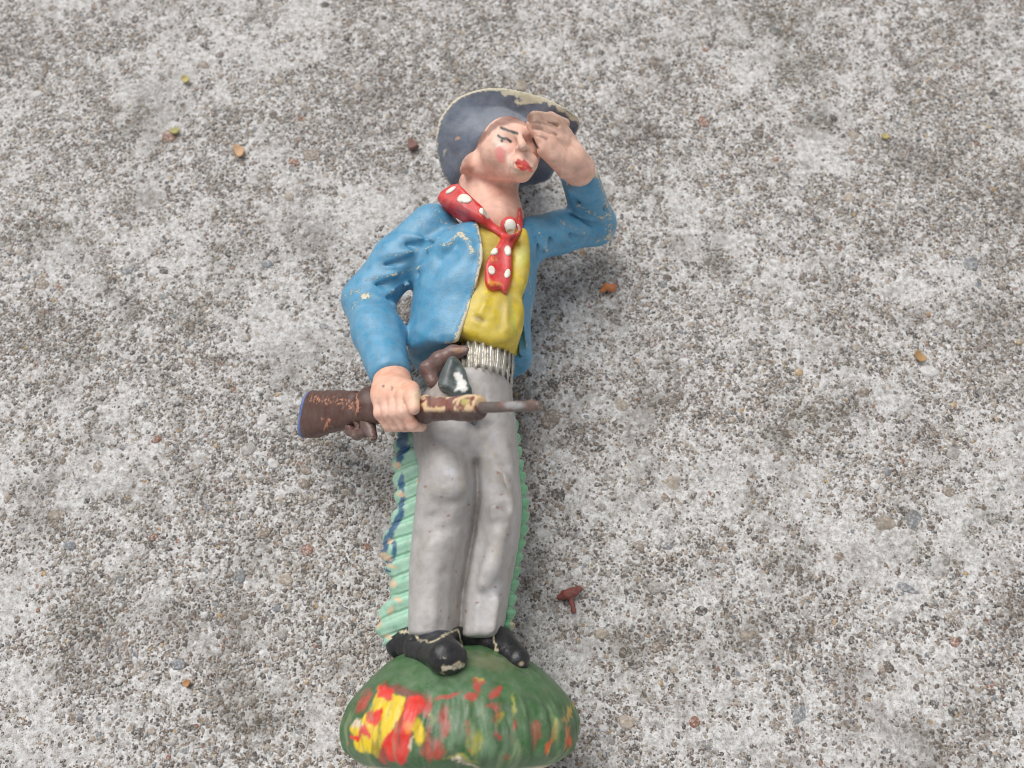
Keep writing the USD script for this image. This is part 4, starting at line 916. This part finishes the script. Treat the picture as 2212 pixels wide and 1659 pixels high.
def fore_paint(p):
    R_ = lin(112, 46, 40)
    n = N3(p.V, 1.3, 147)
    p.lay(ss(-.06, .05, n) * .95, R_); p.poly([(922, 858), (965, 856), (968, 876), (924, 880)], R_, 3, 1.5, .9)
    p.poly([(1000, 836), (1040, 842), (1050, 856), (1020, 850)], R_, 3, 1.5, .9); p.poly([(930, 842), (985, 834), (990, 842), (935, 850)], R_, 3, 1.5, .8)
    p.lay(ss(882, 892, p.py + 6 * n), lin(66, 36, 30)); p.blob(1004, 868, 8, 8, lin(196, 190, 110), 0, .4, 1, .7); p.stroke([(928, 848), (930, 880)], 2.5, lin(84, 40, 32), 2, 1, .8)
part('fore_end', fore, RBOX(_F0, _F1, 0), 2.6, .15, M_PAINT, lin(216, 184, 142), fore_paint, parent=rif)
def barrel(P):
    f = cap(P, rifle_at(36.0 / LEN), rifle_at(.985), .72, .58)
    f = su(f, cap(P, rifle_at(.955), rifle_at(.965) + upv * .55, .3, .25), .4)
    return f + .08 * N3(P, 1.0, 150)
part('barrel', barrel, [rifle_at(35 / LEN), RT], 1.5, .13, M_PAINT, lin(88, 76, 72), lambda p: p.lay(ss(-.05, .2, N3(p.V, 1.2, 151)) * .7, lin(112, 76, 66)).blob(1110, 875, 22, 9, lin(150, 148, 150), .1, .4, 1, .85), parent=rif)
def lever(P):
    def q(t, u, s=0): return RB + ax * t + upv * u + sdv * s
    f = chain(P, [q(11.0, -1.2), q(11.6, -2.7), q(13.4, -3.3), q(15.2, -2.9), q(16.0, -1.0)], [.8, .7, .75, .7, .8], .4)
    f = su(f, chain(P, [q(13.0, -1.2), q(13.5, -2.2)], [.7, .5], .4), .3)
    f = su(f, chain(P, [q(15.4, -1.6), q(17.2, -3.6)], [1.1, .6], .4), .4)
    return f + .2 * N3(P, 1.0, 152)
part('lever', lever, [RB + ax * t + upv * u for t in (10, 18) for u in (-5, 0)], 1.5, .14, M_PAINT, lin(86, 54, 48), lambda p: p.blob(797, 905, 4, 6, lin(226, 200, 176), 0, .4, 1, .9).lay(ss(0, .3, N3(p.V, .8, 153)) * .4, lin(120, 92, 86)), parent=rif)

# ------------------------------------------------------------------ loose bits lying on the concrete
M_BIT = paint_material('dry_plant', .7, chip=lin(150, 100, 60), mottled=.1, grime=.35)
def bit(name, label, cat, f, pts, base, mat=None, paint=None, h=.1, m=.8):
    pts = np.array(pts, float)
    V, F, Nn = surface(f, pts.min(0) - m, pts.max(0) + m, h)
    P = Paint(V, Nn, F, base); P.wear = P.wear * .5
    if paint: paint(P)
    mesh = put(world, name, V, F, Nn, mat or M_BIT, P.c, P.wear)
    data(mesh.GetPrim(), label=label, category=cat)
def gz(p): return float(ground_h(np.array([p[0]]), np.array([p[1]]))[0])
def flake(label, cat, name, pts, col, lift=.5, curl=.5, h=.24, paint=None):
    col = np.asarray(col) * .62 + .04
    poly = np.array([U(x, y, .5)[:2] for x, y in pts]); c = poly.mean(0); z = gz(c) + lift
    R_ = np.abs(poly - c).max()
    sp = smooth_poly(poly, 1)
    f = lambda P: slab(P, sp, z + curl * (np.hypot(P[:, 0] - c[0], P[:, 1] - c[1]) / R_) ** 2 + .15 * N3(P, .8, 5), h, h * .8) * .8
    bit(name, label, cat, f, [np.append(q, z + d) for q in poly for d in (-.2, curl)], col, paint=paint)
flake('peach coloured papery flake on pale concrete, well left of the hat', 'flake', 'paper_flake', [(502, 316), (515, 314), (530, 322), (524, 342), (512, 340)], lin(232, 180, 124))
flake('small yellow rounded flake high up left of the hat', 'flake', 'seed_scale', [(392, 168), (404, 164), (412, 174), (404, 182), (394, 178)], lin(216, 196, 110))
flake('greenish yellow narrow flake below the small yellow rounded one', 'flake', 'seed_scale', [(366, 282), (382, 275), (392, 284), (380, 290), (368, 289)], lin(196, 186, 96))
flake('red-brown triangular bark chip just left of the hat brim', 'bark chip', 'bark_chip', [(880, 303), (887, 298), (906, 314), (898, 322), (882, 326)], lin(128, 68, 46), .6, .2, .5)
flake('small orange chip on dark concrete at lower left', 'chip', 'orange_chip', [(396, 1470), (408, 1466), (414, 1474), (404, 1486), (396, 1480)], lin(206, 136, 56))
flake('ochre papery husk at the right beside a pale pebble', 'husk', 'seed_husk', [(1972, 764), (1980, 756), (1996, 768), (2002, 778), (1988, 784), (1978, 776)], lin(190, 140, 70))
flake('single pale yellow flake near the upper right corner', 'flake', 'seed_scale', [(1901, 294), (1910, 288), (1924, 298), (1912, 302)], lin(214, 190, 104))
def husk(P):
    p0 = L((1300, 628, .9), (1310, 619, 1.2), (1320, 622, 1.1), (1327, 617, 1.0))
    f = chain(P, p0, [.35, .5, .5, .42], .4)
    f = su(f, cap(P, *L((1322, 620, 1.1), (1325, 627, .8)), .35), .3)
    return f + .2 * N3(P, .6, 160)
bit('bud_husk', 'crumpled orange bud husk under the raised arm', 'bud husk', husk, L((1296, 634, .2), (1332, 610, 2)), lin(190, 114, 60), paint=lambda p: p.blob(1326, 616, 6, 4, lin(178, 86, 50), 0, .5, 1, .8))
def twig(P):
    f = chain(P, L((1209, 1291, .6), (1222, 1284, .9), (1240, 1278, 1.0), (1252, 1272, .8)), [.4, .62, .62, .45], .4)
    f = su(f, cap(P, *L((1232, 1284, .9), (1236, 1305, .7)), .42, .36), .3)
    f = su(f, cap(P, *L((1236, 1305, .7), (1239, 1320, .6)), .36, .33), .3)
    return f + .34 * N3(P, .7, 161)
bit('twig', 'short red-brown forked twig right of the boots', 'twig', twig, L((1202, 1325, 0), (1260, 1262, 2.6)), lin(118, 46, 38), paint=lambda p: p.blob(1214, 1291, 8, 6, lin(110, 50, 36), 0, .5, 1, .8).blob(1248, 1273, 8, 6, lin(96, 34, 32), 0, .5, 1, .8))
